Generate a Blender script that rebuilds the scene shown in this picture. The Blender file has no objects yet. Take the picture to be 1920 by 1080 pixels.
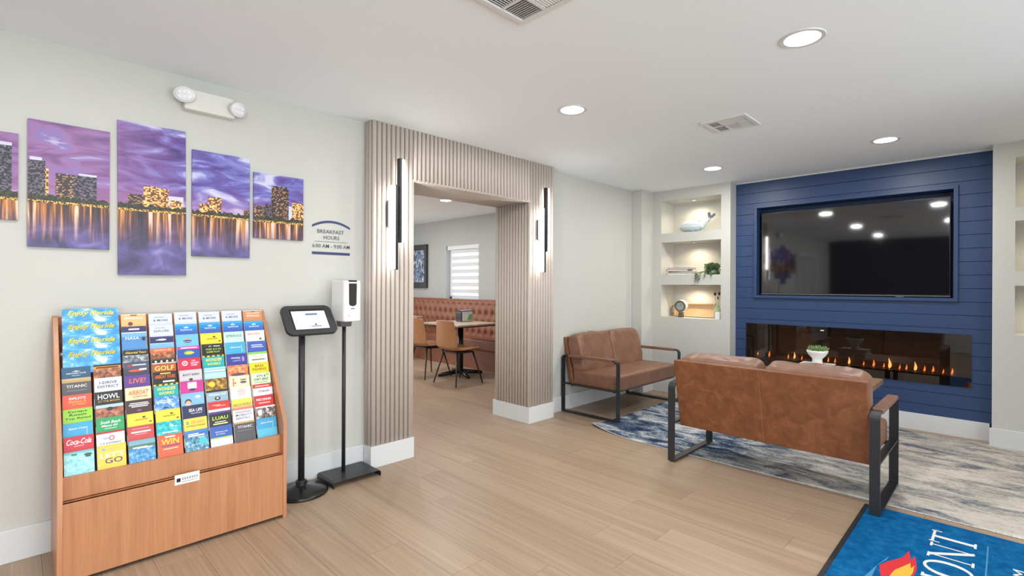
import bpy, bmesh, math, random
from mathutils import Vector, Matrix, noise
random.seed(7)
SC = bpy.context.scene
COL = SC.collection
PI = math.pi

# ------------------------------------------------------------------ camera
F_PX, YAW, V0, ROLL, CAM_H = 934.5, 0.7833, 535.1, 0.0045, 1.29
cd = bpy.data.cameras.new('camera')
cd.sensor_width = 36.0
cd.lens = F_PX / 1920 * 36.0
cd.shift_y = -(540 - V0) / 1920
cd.clip_start = 0.05
cam = bpy.data.objects.new('camera', cd)
COL.objects.link(cam)
fw = Vector((-math.sin(YAW), math.cos(YAW), 0)); rt = Vector((math.cos(YAW), math.sin(YAW), 0)); up = Vector((0, 0, 1))
cx = rt * math.cos(ROLL) + up * math.sin(ROLL)
cy = -rt * math.sin(ROLL) + up * math.cos(ROLL)
cz = -fw
cam.matrix_world = Matrix(((cx.x, cy.x, cz.x, 0), (cx.y, cy.y, cz.y, 0), (cx.z, cy.z, cz.z, CAM_H), (0, 0, 0, 1)))
SC.camera = cam

# ------------------------------------------------------------------ light and exposure
w = bpy.data.worlds.new('sky'); SC.world = w; w.use_nodes = True
bg = w.node_tree.nodes['Background']
bg.inputs[0].default_value = (0.86, 0.93, 1.0, 1); bg.inputs[1].default_value = 2.2
SC.view_settings.view_transform = 'Standard'
SC.view_settings.look = 'None'
SC.view_settings.gamma = 1.0
SC.view_settings.use_curve_mapping = False
SC.view_settings.exposure = 0.20

def area(name, loc, rot, sx, sy, energy, color=(1, 1, 1), shape='RECTANGLE', spread=PI):
    l = bpy.data.lights.new(name, 'AREA'); l.shape = shape; l.size = sx
    if shape in ('RECTANGLE', 'ELLIPSE'): l.size_y = sy
    l.energy = energy; l.color = color; l.spread = spread
    o = bpy.data.objects.new(name, l); COL.objects.link(o); o.location = loc; o.rotation_euler = rot
    return o
# added lamps as daylight at the unseen entrance, side window and dining end window
area('daylight_entrance', (3.48, 2.0, 1.15), (0, PI / 2 + .5, 0), 2.1, 3.3, 95, (0.90, 0.965, 1.0))  # tilted upward to throw extra light on the ceiling
area('daylight_side_window', (3.48, -1.6, 1.35), (0, PI / 2 + .45, 0), 1.7, 2.0, 105, (0.90, 0.965, 1.0))  # out-of-view lamp, also aimed up to brighten the ceiling
area('daylight_dining', (-9.12, 2.3, 1.5), (0, -PI / 2, 0), 1.5, 3.0, 60, (0.95, 0.98, 1.0))

# ------------------------------------------------------------------ materials
def lin(c):
    return tuple(((v / 255 / 12.92) if v / 255 <= 0.04045 else ((v / 255 + 0.055) / 1.055) ** 2.4) for v in c)
def new_mat(name):
    m = bpy.data.materials.new(name); m.use_nodes = True
    nt = m.node_tree; b = nt.nodes['Principled BSDF']
    return m, nt, b
MC = {}
def pm(name, col, rough=0.5, metal=0.0, spec=0.5, var=0.0, vscale=8.0, bump=0.0, bscale=80.0, stretch=(1, 1, 1), srgb=False, emit=0.0, coat=0.0):
    if name in MC: return MC[name]
    m, nt, b = new_mat(name)
    c = lin(col) if srgb else col
    b.inputs['Base Color'].default_value = (*c, 1)
    b.inputs['Roughness'].default_value = rough
    b.inputs['Metallic'].default_value = metal
    b.inputs['Specular IOR Level'].default_value = spec
    if coat: b.inputs['Coat Weight'].default_value = coat; b.inputs['Coat Roughness'].default_value = 0.05
    if emit:
        b.inputs['Emission Color'].default_value = (*c, 1); b.inputs['Emission Strength'].default_value = emit
    if var or bump:
        tc = nt.nodes.new('ShaderNodeTexCoord'); mp = nt.nodes.new('ShaderNodeMapping'); mp.inputs['Scale'].default_value = stretch
        nt.links.new(tc.outputs['Object'], mp.inputs['Vector'])
    if var:
        n = nt.nodes.new('ShaderNodeTexNoise'); n.inputs['Scale'].default_value = vscale; n.inputs['Detail'].default_value = 6
        nt.links.new(mp.outputs[0], n.inputs['Vector'])
        r = nt.nodes.new('ShaderNodeValToRGB')
        r.color_ramp.elements[0].position = 0.3; r.color_ramp.elements[1].position = 0.7
        r.color_ramp.elements[0].color = (*[v * (1 - var) for v in c], 1)
        r.color_ramp.elements[1].color = (*[min(1, v * (1 + var)) for v in c], 1)
        nt.links.new(n.outputs['Fac'], r.inputs[0]); nt.links.new(r.outputs[0], b.inputs['Base Color'])
    if bump:
        n2 = nt.nodes.new('ShaderNodeTexNoise'); n2.inputs['Scale'].default_value = bscale; n2.inputs['Detail'].default_value = 4
        nt.links.new(mp.outputs[0], n2.inputs['Vector'])
        bp = nt.nodes.new('ShaderNodeBump'); bp.inputs['Strength'].default_value = bump; bp.inputs['Distance'].default_value = 0.002
        nt.links.new(n2.outputs['Fac'], bp.inputs['Height']); nt.links.new(bp.outputs[0], b.inputs['Normal'])
    MC[name] = m
    return m
def ramp_noise(name, stops, scale, stretch=(1, 1, 1), detail=8, rough=0.6, distortion=0.0, bump=0.0, spec=0.5, objrand=False, fine=0.0, finescale=200, finestretch=(1, 1, 1)):
    if name in MC: return MC[name]
    m, nt, b = new_mat(name); b.inputs['Roughness'].default_value = rough; b.inputs['Specular IOR Level'].default_value = spec
    tc = nt.nodes.new('ShaderNodeTexCoord'); mp = nt.nodes.new('ShaderNodeMapping'); mp.inputs['Scale'].default_value = stretch
    nt.links.new(tc.outputs['Object'], mp.inputs['Vector'])
    n = nt.nodes.new('ShaderNodeTexNoise'); n.inputs['Scale'].default_value = scale; n.inputs['Detail'].default_value = detail
    n.inputs['Roughness'].default_value = 0.62; n.inputs['Distortion'].default_value = distortion
    nt.links.new(mp.outputs[0], n.inputs['Vector'])
    r = nt.nodes.new('ShaderNodeValToRGB'); cr = r.color_ramp
    while len(cr.elements) < len(stops): cr.elements.new(0.5)
    for e, (p, c) in zip(cr.elements, stops): e.position = p; e.color = (*c, 1)
    fac = n.outputs['Fac']
    if fine:
        mp2 = nt.nodes.new('ShaderNodeMapping'); mp2.inputs['Scale'].default_value = finestretch
        nt.links.new(tc.outputs['Object'], mp2.inputs['Vector'])
        nf = nt.nodes.new('ShaderNodeTexNoise'); nf.inputs['Scale'].default_value = finescale; nf.inputs['Detail'].default_value = 3
        nt.links.new(mp2.outputs[0], nf.inputs['Vector'])
        ma = nt.nodes.new('ShaderNodeMath'); ma.operation = 'MULTIPLY_ADD'; ma.inputs[1].default_value = fine; ma.inputs[2].default_value = -fine / 2
        nt.links.new(nf.outputs['Fac'], ma.inputs[0])
        ad = nt.nodes.new('ShaderNodeMath'); ad.operation = 'ADD'
        nt.links.new(fac, ad.inputs[0]); nt.links.new(ma.outputs[0], ad.inputs[1]); fac = ad.outputs[0]
    if objrand:
        oi = nt.nodes.new('ShaderNodeObjectInfo')
        va = nt.nodes.new('ShaderNodeVectorMath'); va.operation = 'MULTIPLY_ADD'
        cmb = nt.nodes.new('ShaderNodeCombineXYZ')
        for k in range(3): nt.links.new(oi.outputs['Random'], cmb.inputs[k])
        va.inputs[1].default_value = (37, 91, 53)
        nt.links.new(cmb.outputs[0], va.inputs[0]); nt.links.new(mp.outputs[0], va.inputs[2]); nt.links.new(va.outputs[0], n.inputs['Vector'])
        ma = nt.nodes.new('ShaderNodeMath'); ma.operation = 'MULTIPLY_ADD'; ma.inputs[1].default_value = objrand; ma.inputs[2].default_value = -objrand / 2
        nt.links.new(oi.outputs['Random'], ma.inputs[0])
        ad = nt.nodes.new('ShaderNodeMath'); ad.operation = 'ADD'
        nt.links.new(fac, ad.inputs[0]); nt.links.new(ma.outputs[0], ad.inputs[1]); fac = ad.outputs[0]
    nt.links.new(fac, r.inputs[0]); nt.links.new(r.outputs[0], b.inputs['Base Color'])
    if bump:
        bp = nt.nodes.new('ShaderNodeBump'); bp.inputs['Strength'].default_value = bump; bp.inputs['Distance'].default_value = 0.003
        nt.links.new(fac, bp.inputs['Height']); nt.links.new(bp.outputs[0], b.inputs['Normal'])
    MC[name] = m
    return m
def emis(name, col, s):
    if name in MC: return MC[name]
    m, nt, b = new_mat(name); nt.nodes.remove(b)
    e = nt.nodes.new('ShaderNodeEmission'); e.inputs[0].default_value = (*col, 1); e.inputs[1].default_value = s
    nt.links.new(e.outputs[0], nt.nodes['Material Output'].inputs[0]); MC[name] = m
    return m
def glassy(name, tint=(1, 1, 1), gloss=0.08, rough=0.02):
    if name in MC: return MC[name]
    m, nt, b = new_mat(name); nt.nodes.remove(b)
    t = nt.nodes.new('ShaderNodeBsdfTransparent'); t.inputs[0].default_value = (*tint, 1)
    g = nt.nodes.new('ShaderNodeBsdfGlossy'); g.inputs['Roughness'].default_value = rough
    fr = nt.nodes.new('ShaderNodeFresnel'); fr.inputs[0].default_value = 1.45
    ad = nt.nodes.new('ShaderNodeMath'); ad.operation = 'ADD'; ad.inputs[1].default_value = gloss; ad.use_clamp = True
    nt.links.new(fr.outputs[0], ad.inputs[0])
    mx = nt.nodes.new('ShaderNodeMixShader')
    gb = nt.nodes.new('ShaderNodeNewGeometry'); iv = nt.nodes.new('ShaderNodeMath'); iv.operation = 'SUBTRACT'; iv.inputs[0].default_value = 1.0
    nt.links.new(gb.outputs['Backfacing'], iv.inputs[1])
    ml = nt.nodes.new('ShaderNodeMath'); ml.operation = 'MULTIPLY'; nt.links.new(ad.outputs[0], ml.inputs[0]); nt.links.new(iv.outputs[0], ml.inputs[1]); ad = ml
    nt.links.new(ad.outputs[0], mx.inputs[0]); nt.links.new(t.outputs[0], mx.inputs[1]); nt.links.new(g.outputs[0], mx.inputs[2])
    nt.links.new(mx.outputs[0], nt.nodes['Material Output'].inputs[0]); MC[name] = m
    return m

M_WALL = pm('wall_paint', (0.575, 0.572, 0.535), 0.75, bump=0.08, bscale=220)
M_CEIL = pm('ceiling_paint', (0.89, 0.945, 0.985), 0.9, bump=0.25, bscale=60)
M_DWALL = pm('dining_paint', (0.43, 0.433, 0.42), 0.8)
M_TRIM = pm('white_trim', (0.68, 0.69, 0.70), 0.4)
M_NAVY = pm('reception_navy', (0.012, 0.016, 0.032), 0.7)
M_FLUTE = pm('fluted_taupe', (0.60, 0.525, 0.465), 0.55)
M_BLUE = pm('shiplap_blue', (0.027, 0.058, 0.148), 0.42, spec=0.45, bump=0.1, bscale=90)
M_WOODFL = ramp_noise('plank_oak', [(0.22, (0.285, 0.190, 0.124)), (0.5, (0.37, 0.262, 0.180)), (0.78, (0.45, 0.325, 0.230))], 1.3, (1, 7, 1), 7, rough=0.38, distortion=0.6, objrand=0.16, fine=0.15, finescale=26, finestretch=(0.5, 9, 1), spec=0.4)
M_SUB = pm('subfloor', (0.22, 0.15, 0.10), 0.6)
M_BLACK = pm('black_metal', (0.022, 0.023, 0.026), 0.42, bump=0.05)
M_BLACKG = pm('black_gloss', (0.012, 0.012, 0.013), 0.22)
M_LEATHER = ramp_noise('leather_back', [(0.30, (0.150, 0.051, 0.019)), (0.52, (0.215, 0.074, 0.029)), (0.74, (0.31, 0.119, 0.051))], 13, (1, 1, 1), 10, rough=0.48, distortion=0.8, bump=0.15)
M_LEATHER2 = ramp_noise('leather_cushion', [(0.30, (0.172, 0.082, 0.049)), (0.55, (0.230, 0.113, 0.070)), (0.75, (0.295, 0.152, 0.098))], 7, (1, 1, 1), 8, rough=0.46, distortion=0.6, bump=0.12)
M_TAN = ramp_noise('tan_leather', [(0.3, (0.42, 0.185, 0.078)), (0.7, (0.50, 0.235, 0.105))], 6, rough=0.45)
M_BANQ = ramp_noise('banquette_leather', [(0.3, (0.20, 0.062, 0.026)), (0.7, (0.27, 0.090, 0.040))], 5, rough=0.5)
M_CHERRY = ramp_noise('stand_veneer', [(0.25, (0.40, 0.165, 0.073)), (0.5, (0.50, 0.219, 0.102)), (0.75, (0.58, 0.270, 0.134))], 3.2, (1, 9, 0.45), 8, rough=0.35, distortion=0.9, fine=0.3, finescale=60, finestretch=(1, 4, 0.06))
M_WHITEP = pm('white_plastic', (0.82, 0.82, 0.81), 0.3)
M_GREYP = pm('grey_plastic', (0.10, 0.10, 0.105), 0.35)
M_CHROME = pm('steel', (0.55, 0.55, 0.56), 0.25, metal=1.0)
M_LAMP = emis('lamp_white', (1, 0.98, 0.95), 9)
M_TUBE = emis('tube_white', (1, 0.97, 0.93), 15)
M_PAPER = pm('paper_white', (0.80, 0.80, 0.78), 0.6)
M_CERAM = pm('white_ceramic', (0.82, 0.82, 0.81), 0.25)
M_LEAF = ramp_noise('leaf_green', [(0.3, (0.030, 0.085, 0.025)), (0.7, (0.10, 0.21, 0.07))], 60, rough=0.5)
M_SUCC = ramp_noise('succulent', [(0.3, (0.07, 0.16, 0.04)), (0.6, (0.22, 0.34, 0.10)), (0.8, (0.42, 0.30, 0.14))], 45, rough=0.5)

# ------------------------------------------------------------------ mesh helpers
class MB:
    def __init__(s): s.v = []; s.f = []; s.m = []
    def face(s, idx, mi=0): s.f.append(tuple(idx)); s.m.append(mi)
    def add(s, vs, fs, mi=0):
        o = len(s.v); s.v += [tuple(v) for v in vs]
        for f in fs: s.face([i + o for i in f], mi)
        return s
    def box(s, x0, x1, y0, y1, z0, z1, mi=0):
        v = [(x0, y0, z0), (x1, y0, z0), (x1, y1, z0), (x0, y1, z0), (x0, y0, z1), (x1, y0, z1), (x1, y1, z1), (x0, y1, z1)]
        return s.add(v, [(3, 2, 1, 0), (4, 5, 6, 7), (0, 1, 5, 4), (1, 2, 6, 5), (2, 3, 7, 6), (3, 0, 4, 7)], mi)
    def prism(s, poly, axis, a0, a1, mi=0):
        # poly of 2D points in the other two axes (order x,y,z without axis)
        def P(p, a):
            return {'x': (a, p[0], p[1]), 'y': (p[0], a, p[1]), 'z': (p[0], p[1], a)}[axis]
        n = len(poly)
        vs = [P(p, a0) for p in poly] + [P(p, a1) for p in poly]
        fs = [tuple(range(n - 1, -1, -1)), tuple(range(n, 2 * n))] + [(i, (i + 1) % n, n + (i + 1) % n, n + i) for i in range(n)]
        return s.add(vs, fs, mi)
    def lathe(s, prof, cx=0, cy=0, z=0, n=24, mi=0, axis='z', ring=False):
        vs = []
        if ring: prof = list(prof) + [prof[0]]
        for r, h in prof:
            for k in range(n):
                a = 2 * PI * k / n
                p = (r * math.cos(a), r * math.sin(a), h)
                if axis == 'x': p = (p[2], p[0], p[1])
                if axis == 'y': p = (p[0], p[2], p[1])
                vs.append((p[0] + cx, p[1] + cy, p[2] + z))
        fs = []
        for i in range(len(prof) - 1):
            for k in range(n): fs.append((i * n + k, i * n + (k + 1) % n, (i + 1) * n + (k + 1) % n, (i + 1) * n + k))
        if not ring: fs.append(tuple(range(n - 1, -1, -1))); fs.append(tuple((len(prof) - 1) * n + k for k in range(n)))
        return s.add(vs, fs, mi)
    def tube(s, pts, rad, n=8, mi=0):
        pts = [Vector(p) for p in pts]
        rs = rad if isinstance(rad, (list, tuple)) else [rad] * len(pts)
        vs = []; prev = None
        for i, p in enumerate(pts):
            t = (pts[min(i + 1, len(pts) - 1)] - pts[max(i - 1, 0)]).normalized()
            u = prev - t * prev.dot(t) if prev is not None else t.orthogonal()
            if u.length < 1e-6: u = t.orthogonal()
            u.normalize(); prev = u; wv = t.cross(u)
            for k in range(n):
                a = 2 * PI * k / n
                vs.append(p + (u * math.cos(a) + wv * math.sin(a)) * rs[i])
        fs = []
        for i in range(len(pts) - 1):
            for k in range(n): fs.append((i * n + k, i * n + (k + 1) % n, (i + 1) * n + (k + 1) % n, (i + 1) * n + k))
        fs.append(tuple(range(n - 1, -1, -1))); fs.append(tuple((len(pts) - 1) * n + k for k in range(n)))
        return s.add(vs, fs, mi)
    def grid(s, nu, nv, fn, mi=0, closed_u=False):
        vs = [fn(i / (nu if closed_u else nu - 1), j / (nv - 1)) for j in range(nv) for i in range(nu)]
        fs = []
        for j in range(nv - 1):
            for i in range(nu if closed_u else nu - 1):
                a = j * nu + i; b = j * nu + (i + 1) % nu
                fs.append((a, b, b + nu, a + nu))
        return s.add(vs, fs, mi)
    def mesh(s, name, mats):
        me = bpy.data.meshes.new(name); me.from_pydata([tuple(v) for v in s.v], [], s.f)
        for m in (mats if isinstance(mats, (list, tuple)) else [mats]): me.materials.append(m)
        me.polygons.foreach_set('material_index', s.m); me.update()
        bm = bmesh.new(); bm.from_mesh(me); bmesh.ops.recalc_face_normals(bm, faces=bm.faces); bm.to_mesh(me); bm.free()
        return me
    def build(s, name, mats, parent=None, smooth=False, bevel=0, seg=2, sub=0, solid=0):
        return link(name, s.mesh(name, mats), parent, smooth, bevel, seg, sub, solid)
def link(name, me, parent=None, smooth=False, bevel=0, seg=2, sub=0, solid=0):
    o = bpy.data.objects.new(name, me); COL.objects.link(o)
    if parent is not None: o.parent = parent
    if smooth:
        me.polygons.foreach_set('use_smooth', [True] * len(me.polygons))
    if solid:
        md = o.modifiers.new('solid', 'SOLIDIFY'); md.thickness = solid; md.offset = 0
    if bevel:
        md = o.modifiers.new('bevel', 'BEVEL'); md.width = bevel; md.segments = seg; md.limit_method = 'ANGLE'; md.angle_limit = 0.6
        me.polygons.foreach_set('use_smooth', [True] * len(me.polygons))
        md.harden_normals = True
    if sub:
        md = o.modifiers.new('sub', 'SUBSURF'); md.levels = sub; md.render_levels = sub
    return o
def empty(name, loc=(0, 0, 0), rz=0.0):
    o = bpy.data.objects.new(name, None); COL.objects.link(o); o.location = loc; o.rotation_euler = (0, 0, rz); o.empty_display_size = 0.1
    return o
def tag(o, label, cat, group=None):
    o['label'] = label; o['category'] = cat
    if group: o['group'] = group
    return o
def struct(o, label, cat=None):
    o['kind'] = 'structure'; o['label'] = label; o['category'] = cat or 'wall'
    return o
def copy_tree(o, parent=None):
    c = o.copy(); COL.objects.link(c)
    if parent is not None: c.parent = parent
    for ch in o.children: copy_tree(ch, c)
    return c
TXT = {}
def text_data(s, bold=0.0, shear=0.0, spacing=1.0):
    k = (s, bold, shear, spacing)
    if k in TXT: return TXT[k]
    c = bpy.data.curves.new('lettering', 'FONT'); c.body = s; c.size = 1.0; c.align_x = 'CENTER'; c.align_y = 'CENTER'
    c.resolution_u = 2; c.offset = bold; c.shear = shear; c.space_character = spacing
    o = bpy.data.objects.new('lettering', c); COL.objects.link(o)
    dg = bpy.context.evaluated_depsgraph_get()
    me = bpy.data.meshes.new_from_object(o.evaluated_get(dg)); me.name = 'lettering'
    bpy.data.objects.remove(o); bpy.data.curves.remove(c)
    xs = [v.co.x for v in me.vertices]; ys = [v.co.y for v in me.vertices]
    if xs:
        mx, my = (min(xs) + max(xs)) / 2, (min(ys) + max(ys)) / 2
        for v in me.vertices: v.co.x -= mx; v.co.y -= my
        TXT[k] = (me, max(xs) - min(xs), max(ys) - min(ys))
    return TXT[k]
BASIS = {'+x': Matrix(((0, 0, 1), (1, 0, 0), (0, 1, 0))).to_4x4(), '+y': Matrix(((-1, 0, 0), (0, 0, 1), (0, 1, 0))).to_4x4(), '-y': Matrix(((1, 0, 0), (0, 0, -1), (0, 1, 0))).to_4x4(), '+z': Matrix.Identity(4)}
def text(s, mat, parent, loc, height, face='+x', width=None, bold=0.0, shear=0.0, spacing=1.0, rot=0.0, name='lettering'):
    me, wd, ht = text_data(s, bold, shear, spacing)
    me2 = me.copy(); me2.materials.clear(); me2.materials.append(mat)
    o = bpy.data.objects.new(name, me2); COL.objects.link(o); o.parent = parent
    sy = height / ht; sx = (width / wd) if width else sy
    o.matrix_local = Matrix.Translation(loc) @ BASIS[face] @ Matrix.Rotation(rot, 4, 'Z') @ Matrix.Diagonal((sx, sy, 1, 1))
    return o
def holes_wall(mb, x0, x1, z0, z1, holes, y0, y1):
    """boxes around rectangular holes (x0,x1,z0,z1); a wall lying in the xz plane"""
    xs = sorted({x0, x1, *[h[0] for h in holes], *[h[1] for h in holes]})
    zs = sorted({z0, z1, *[h[2] for h in holes], *[h[3] for h in holes]})
    for i in range(len(xs) - 1):
        run = None
        for j in range(len(zs) - 1):
            cxm, czm = (xs[i] + xs[i + 1]) / 2, (zs[j] + zs[j + 1]) / 2
            solid = not any(h[0] < cxm < h[1] and h[2] < czm < h[3] for h in holes)
            if solid:
                run = [zs[j], zs[j + 1]] if run is None else [run[0], zs[j + 1]]
            if (not solid or j == len(zs) - 2) and run is not None:
                mb.box(xs[i], xs[i + 1], y0, y1, run[0], run[1]); run = None
def cushion(name, sx, sy, sz, mat, parent, p=3.2, wr=0.012, seed=0, n=36, wf=7.0):
    """pillow-like box, sizes are full extents; wrinkled"""
    mb = MB(); off = Vector((seed * 3.1, seed * 1.7, seed * 0.9))
    def sg(a, e): return math.copysign(abs(a) ** e, a)
    e = 2.0 / p
    def fn(u, v):
        th = 2 * PI * u; ph = -PI / 2 + PI * v
        x = sg(math.cos(ph), e) * sg(math.cos(th), e); y = sg(math.cos(ph), e) * sg(math.sin(th), e); z = sg(math.sin(ph), e)
        q = Vector((x * sx / 2, y * sy / 2, z * sz / 2))
        d = noise.noise(q * wf + off) * wr + noise.noise(Vector((q.x * wf * 3, q.y * wf, q.z * wf * 1.3)) + off) * wr * 0.5
        return q + q.normalized() * d
    mb.grid(n * 2, n, fn, closed_u=True)
    me = mb.mesh(name, mat)
    return link(name, me, parent, smooth=True)

# ================================================================== THE SETTING
H = 2.45
WL = -3.27          # left wall face
PF = -3.175         # portal backing face
NF = 5.62           # niche wall face
BF = 5.78           # blue board face
XR, YN, XD, YD, YD0 = 3.6, -3.2, -9.3, 5.46, -0.6

# floor: sub floor with separate planks on it
mb = MB(); mb.box(XD - .2, XR + .2, YN - .2, 6.1, -0.12, -0.006)
floor = struct(mb.build('floor', M_SUB), 'tan oak plank floor running through lobby and dining room', 'floor')
def in_view(x, y):
    d = x * fw.x + y * fw.y; l = x * rt.x + y * rt.y
    if d < 0.6: return False
    u = 960 + l / d * F_PX; v = V0 + CAM_H / d * F_PX
    if x < -3.7:
        return 700 < u < 1010
    return -120 < u < 2040 and v < 1230
unit = MB().box(-.5, .5, -.5, .5, -.006, 0).mesh('plank', M_WOODFL)
PW, PL = 0.1835, 1.52
rest = MB(); npl = 0
rnd = random.Random(3)
y = YN
while y < 5.75:
    x = XD - rnd.random() * PL
    while x < XR:
        x0, x1 = max(x, XD), min(x + PL, XR); y1 = min(y + PW, 5.80)
        if x1 - x0 > 0.05 and not (x1 < -3.7 and y > YD):
            vis = any(in_view(a, b) for a in (x0, (x0 + x1) / 2, x1) for b in (y, y1))
            if vis and npl < 290:
                o = link('plank', unit, floor); npl += 1
                o.location = ((x0 + x1) / 2, (y + y1) / 2, 0); o.scale = (x1 - x0 - .0012, y1 - y - .0012, 1)
            else:
                rest.box(x0 + .0006, x1 - .0006, y + .0006, y1 - .0006, -.006, 0)
        x += PL
    y += PW
o = rest.build('planks_out_of_sight', M_WOODFL, floor); o['kind'] = 'stuff'

mb = MB(); mb.box(XD - .2, XR + .2, YN - .2, 6.1, H, H + .12)
ceil = struct(mb.build('ceiling', M_CEIL), 'smooth white painted ceiling with recessed lights', 'ceiling')

# left wall with the opening, its face towards +x
mb = MB()
for a, b, z0, z1 in ((YN, 2.09, 0, H), (3.45, 6.0, 0, H), (2.09, 3.45, 2.11, H)):
    mb.box(-3.60, WL, a, b, z0, z1)
struct(mb.build('wall_left', M_WALL), 'long off-white wall behind the brochure rack and leather loveseat', 'wall')
# dining face of the same wall is painted grey like the dining room
mb = MB(); mb.box(-3.615, -3.60, YD0, 2.09, 0, H); mb.box(-3.615, -3.60, 3.45, YD, 0, H); mb.box(-3.615, -3.60, 2.09, 3.45, 2.11, H)
struct(mb.build('wall_dining_near', M_DWALL), 'grey dining room side of the wall around the opening', 'wall')
mb = MB(); mb.box(-3.27, -3.13, 5.36, NF + .3, 0, H)
struct(mb.build('wall_corner', M_WALL, bevel=.006), 'narrow off-white boxed column in the corner beside the niches', 'wall')

# far wall: niche piers left and right of the recessed blue wall
NZ = [(1.93, 2.325), (1.424, 1.82), (0.914, 1.306)]
NXL, NXR = (-3.018, -2.288), (0.038, 0.768)
mb = MB()
holes_wall(mb, -3.14, -2.185, 0, H, [(*NXL, a, b) for a, b in NZ], NF, NF + .32)
holes_wall(mb, -0.092, XR, 0, H, [(*NXR, a, b) for a, b in NZ], NF, NF + .32)
mb.box(-3.2, -2.185, NF + .32, NF + .40, 0, H); mb.box(-0.092, XR, NF + .32, NF + .40, 0, H)
wall_far = struct(mb.build('wall_far', M_WALL), 'off-white far wall with lit niches on both sides of the blue panel', 'wall')
# blue shiplap wall
TVH = (-1.955, -0.338, 1.195, 2.146); FPH = (-2.062, -0.224, 0.434, 0.881)
mb = MB(); holes_wall(mb, -2.185, -0.092, 0, H, [TVH, FPH], BF + .018, NF + .34)
mb.box(-2.185, -0.092, NF + .34, NF + .40, 0, H)
wall_blue = struct(mb.build('wall_accent', M_BLUE), 'navy blue shiplap board wall around television and fireplace', 'wall')
zs = [0.150] + [1.164 + .1155 * k for k in range(-8, 11)] + [2.436]
for z0, z1 in zip(zs[:-1], zs[1:]):
    segs = [(-2.183, -0.094)]
    def cut(segs, h, pad):
        if z1 <= h[2] - pad + .002 or z0 >= h[3] + pad - .002: return [segs]
        return None
    parts = [(-2.183, -0.094, z0, z1)]
    for h, pad in ((TVH, .03), (FPH, .0)):
        hx0, hx1, hz0, hz1 = h[0] - pad, h[1] + pad, h[2] - pad, h[3] + pad
        out = []
        for (a, b, c, d) in parts:
            if d <= hz0 + .001 or c >= hz1 - .001 or b <= hx0 or a >= hx1: out.append((a, b, c, d)); continue
            if a < hx0: out.append((a, hx0, c, d))
            if b > hx1: out.append((hx1, b, c, d))
            m0, m1 = max(a, hx0), min(b, hx1)
            if c < hz0 - .004: out.append((m0, m1, c, hz0))
            if d > hz1 + .004: out.append((m0, m1, hz1, d))
        parts = out
    for (a, b, c, d) in parts:
        e = .0022
        mb = MB().prism([(BF + .018, c + .0008), (BF + .018, d - .0008), (BF + .004, d - .0008), (BF, d - e), (BF, c + e), (BF + .004, c + .0008)], 'x', a, b)
        mb.build('shiplap_board', M_BLUE, wall_blue)
# picture-frame moulding round the television recess
fx0, fx1, fz0, fz1 = TVH[0] - .03, TVH[1] + .03, TVH[2] - .03, TVH[3] + .03
for bx in ((fx0, fx1, fz0, TVH[2]), (fx0, fx1, TVH[3], fz1), (fx0, TVH[0], TVH[2], TVH[3]), (TVH[1], fx1, TVH[2], TVH[3])):
    MB().box(bx[0], bx[1], BF - .022, BF + .018, bx[2], bx[3]).build('recess_frame', M_BLUE, wall_blue, bevel=.002)
MB().box(-2.183, -.094, BF - .003, BF + .018, 2.436, H).build('crown_strip', M_TRIM, wall_blue)

# dining back wall with the window hole
W1 = (-7.09, -6.222, 1.045, 1.98)
mb = MB(); holes_wall(mb, XD, -3.60, 0, H, [W1], YD, YD + .16)
struct(mb.build('wall_dining_back', M_DWALL), 'grey dining room wall above the tufted banquette', 'wall')
mb = MB(); mb.box(XD - .15, XD, YD0, 1.0, 0, H); mb.box(XD - .15, XD, 3.6, YD + .16, 0, H); mb.box(XD - .15, XD, 1.0, 3.6, 0, .8); mb.box(XD - .15, XD, 1.0, 3.6, 2.2, H)
struct(mb.build('wall_dining_end', M_DWALL), 'grey end wall of the dining room with a wide window', 'wall')
struct(MB().box(XD, -3.6, YD0 - .15, YD0, 0, H).build('wall_dining_side', M_DWALL), 'grey side wall of the dining room out of sight', 'wall')
# near wall (dark reception wall) and right wall with the glazed entrance
struct(MB().box(-3.6, XR + .15, YN - .15, YN, 0, H).build('wall_near', M_NAVY), 'dark navy reception wall behind the viewer, seen in the television', 'wall')
mb = MB()
for a, b, z0, z1 in ((YN, -2.6, 0, H), (-2.6, -.6, 0, .5), (-2.6, -.6, 2.2, H), (-.6, .35, 0, H), (.35, 3.65, 2.2, H), (3.65, NF, 0, H)):
    mb.box(XR, XR + .15, a, b, z0, z1)
struct(MB().box(1.35, 1.5, 3.75, NF, 0, H).build('wall_light_block', M_WALL), 'off-white unseen wall stub added to keep entrance light off the right pier', 'wall')  # unseen stub, added to block entrance light from the right pier
struct(mb.build('wall_right', M_WALL), 'off-white entrance wall with glazed doors beyond the right edge', 'wall')
M_PANE = glassy('window_glass', (0.97, 0.99, 0.98), 0.02)
def glazing(name, y0, y1, z0, z1, n, label, xw=None):
    r = struct(empty(name, (XR + .07 if xw is None else xw, (y0 + y1) / 2, z0)), label, 'window')
    l = y1 - y0; hh = z1 - z0
    for k in range(n + 1):
        yy = -l / 2 + l * k / n
        MB().box(-.03, .03, max(yy - .03, -l / 2), min(yy + .03, l / 2), 0, hh).build('window_frame', M_BLACK, r)
    for zz in (0, hh - .06): MB().box(-.03, .03, -l / 2, l / 2, zz, zz + .06).build('window_frame', M_BLACK, r)
    for k in range(n):
        MB().box(-.004, .004, -l / 2 + l * k / n + .03, -l / 2 + l * (k + 1) / n - .03, .06, hh - .06).build('pane', M_PANE, r)
glazing('door_1', .35, 3.65, 0, 2.2, 4, 'black framed glass entrance doors facing the blue mat')
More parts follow.
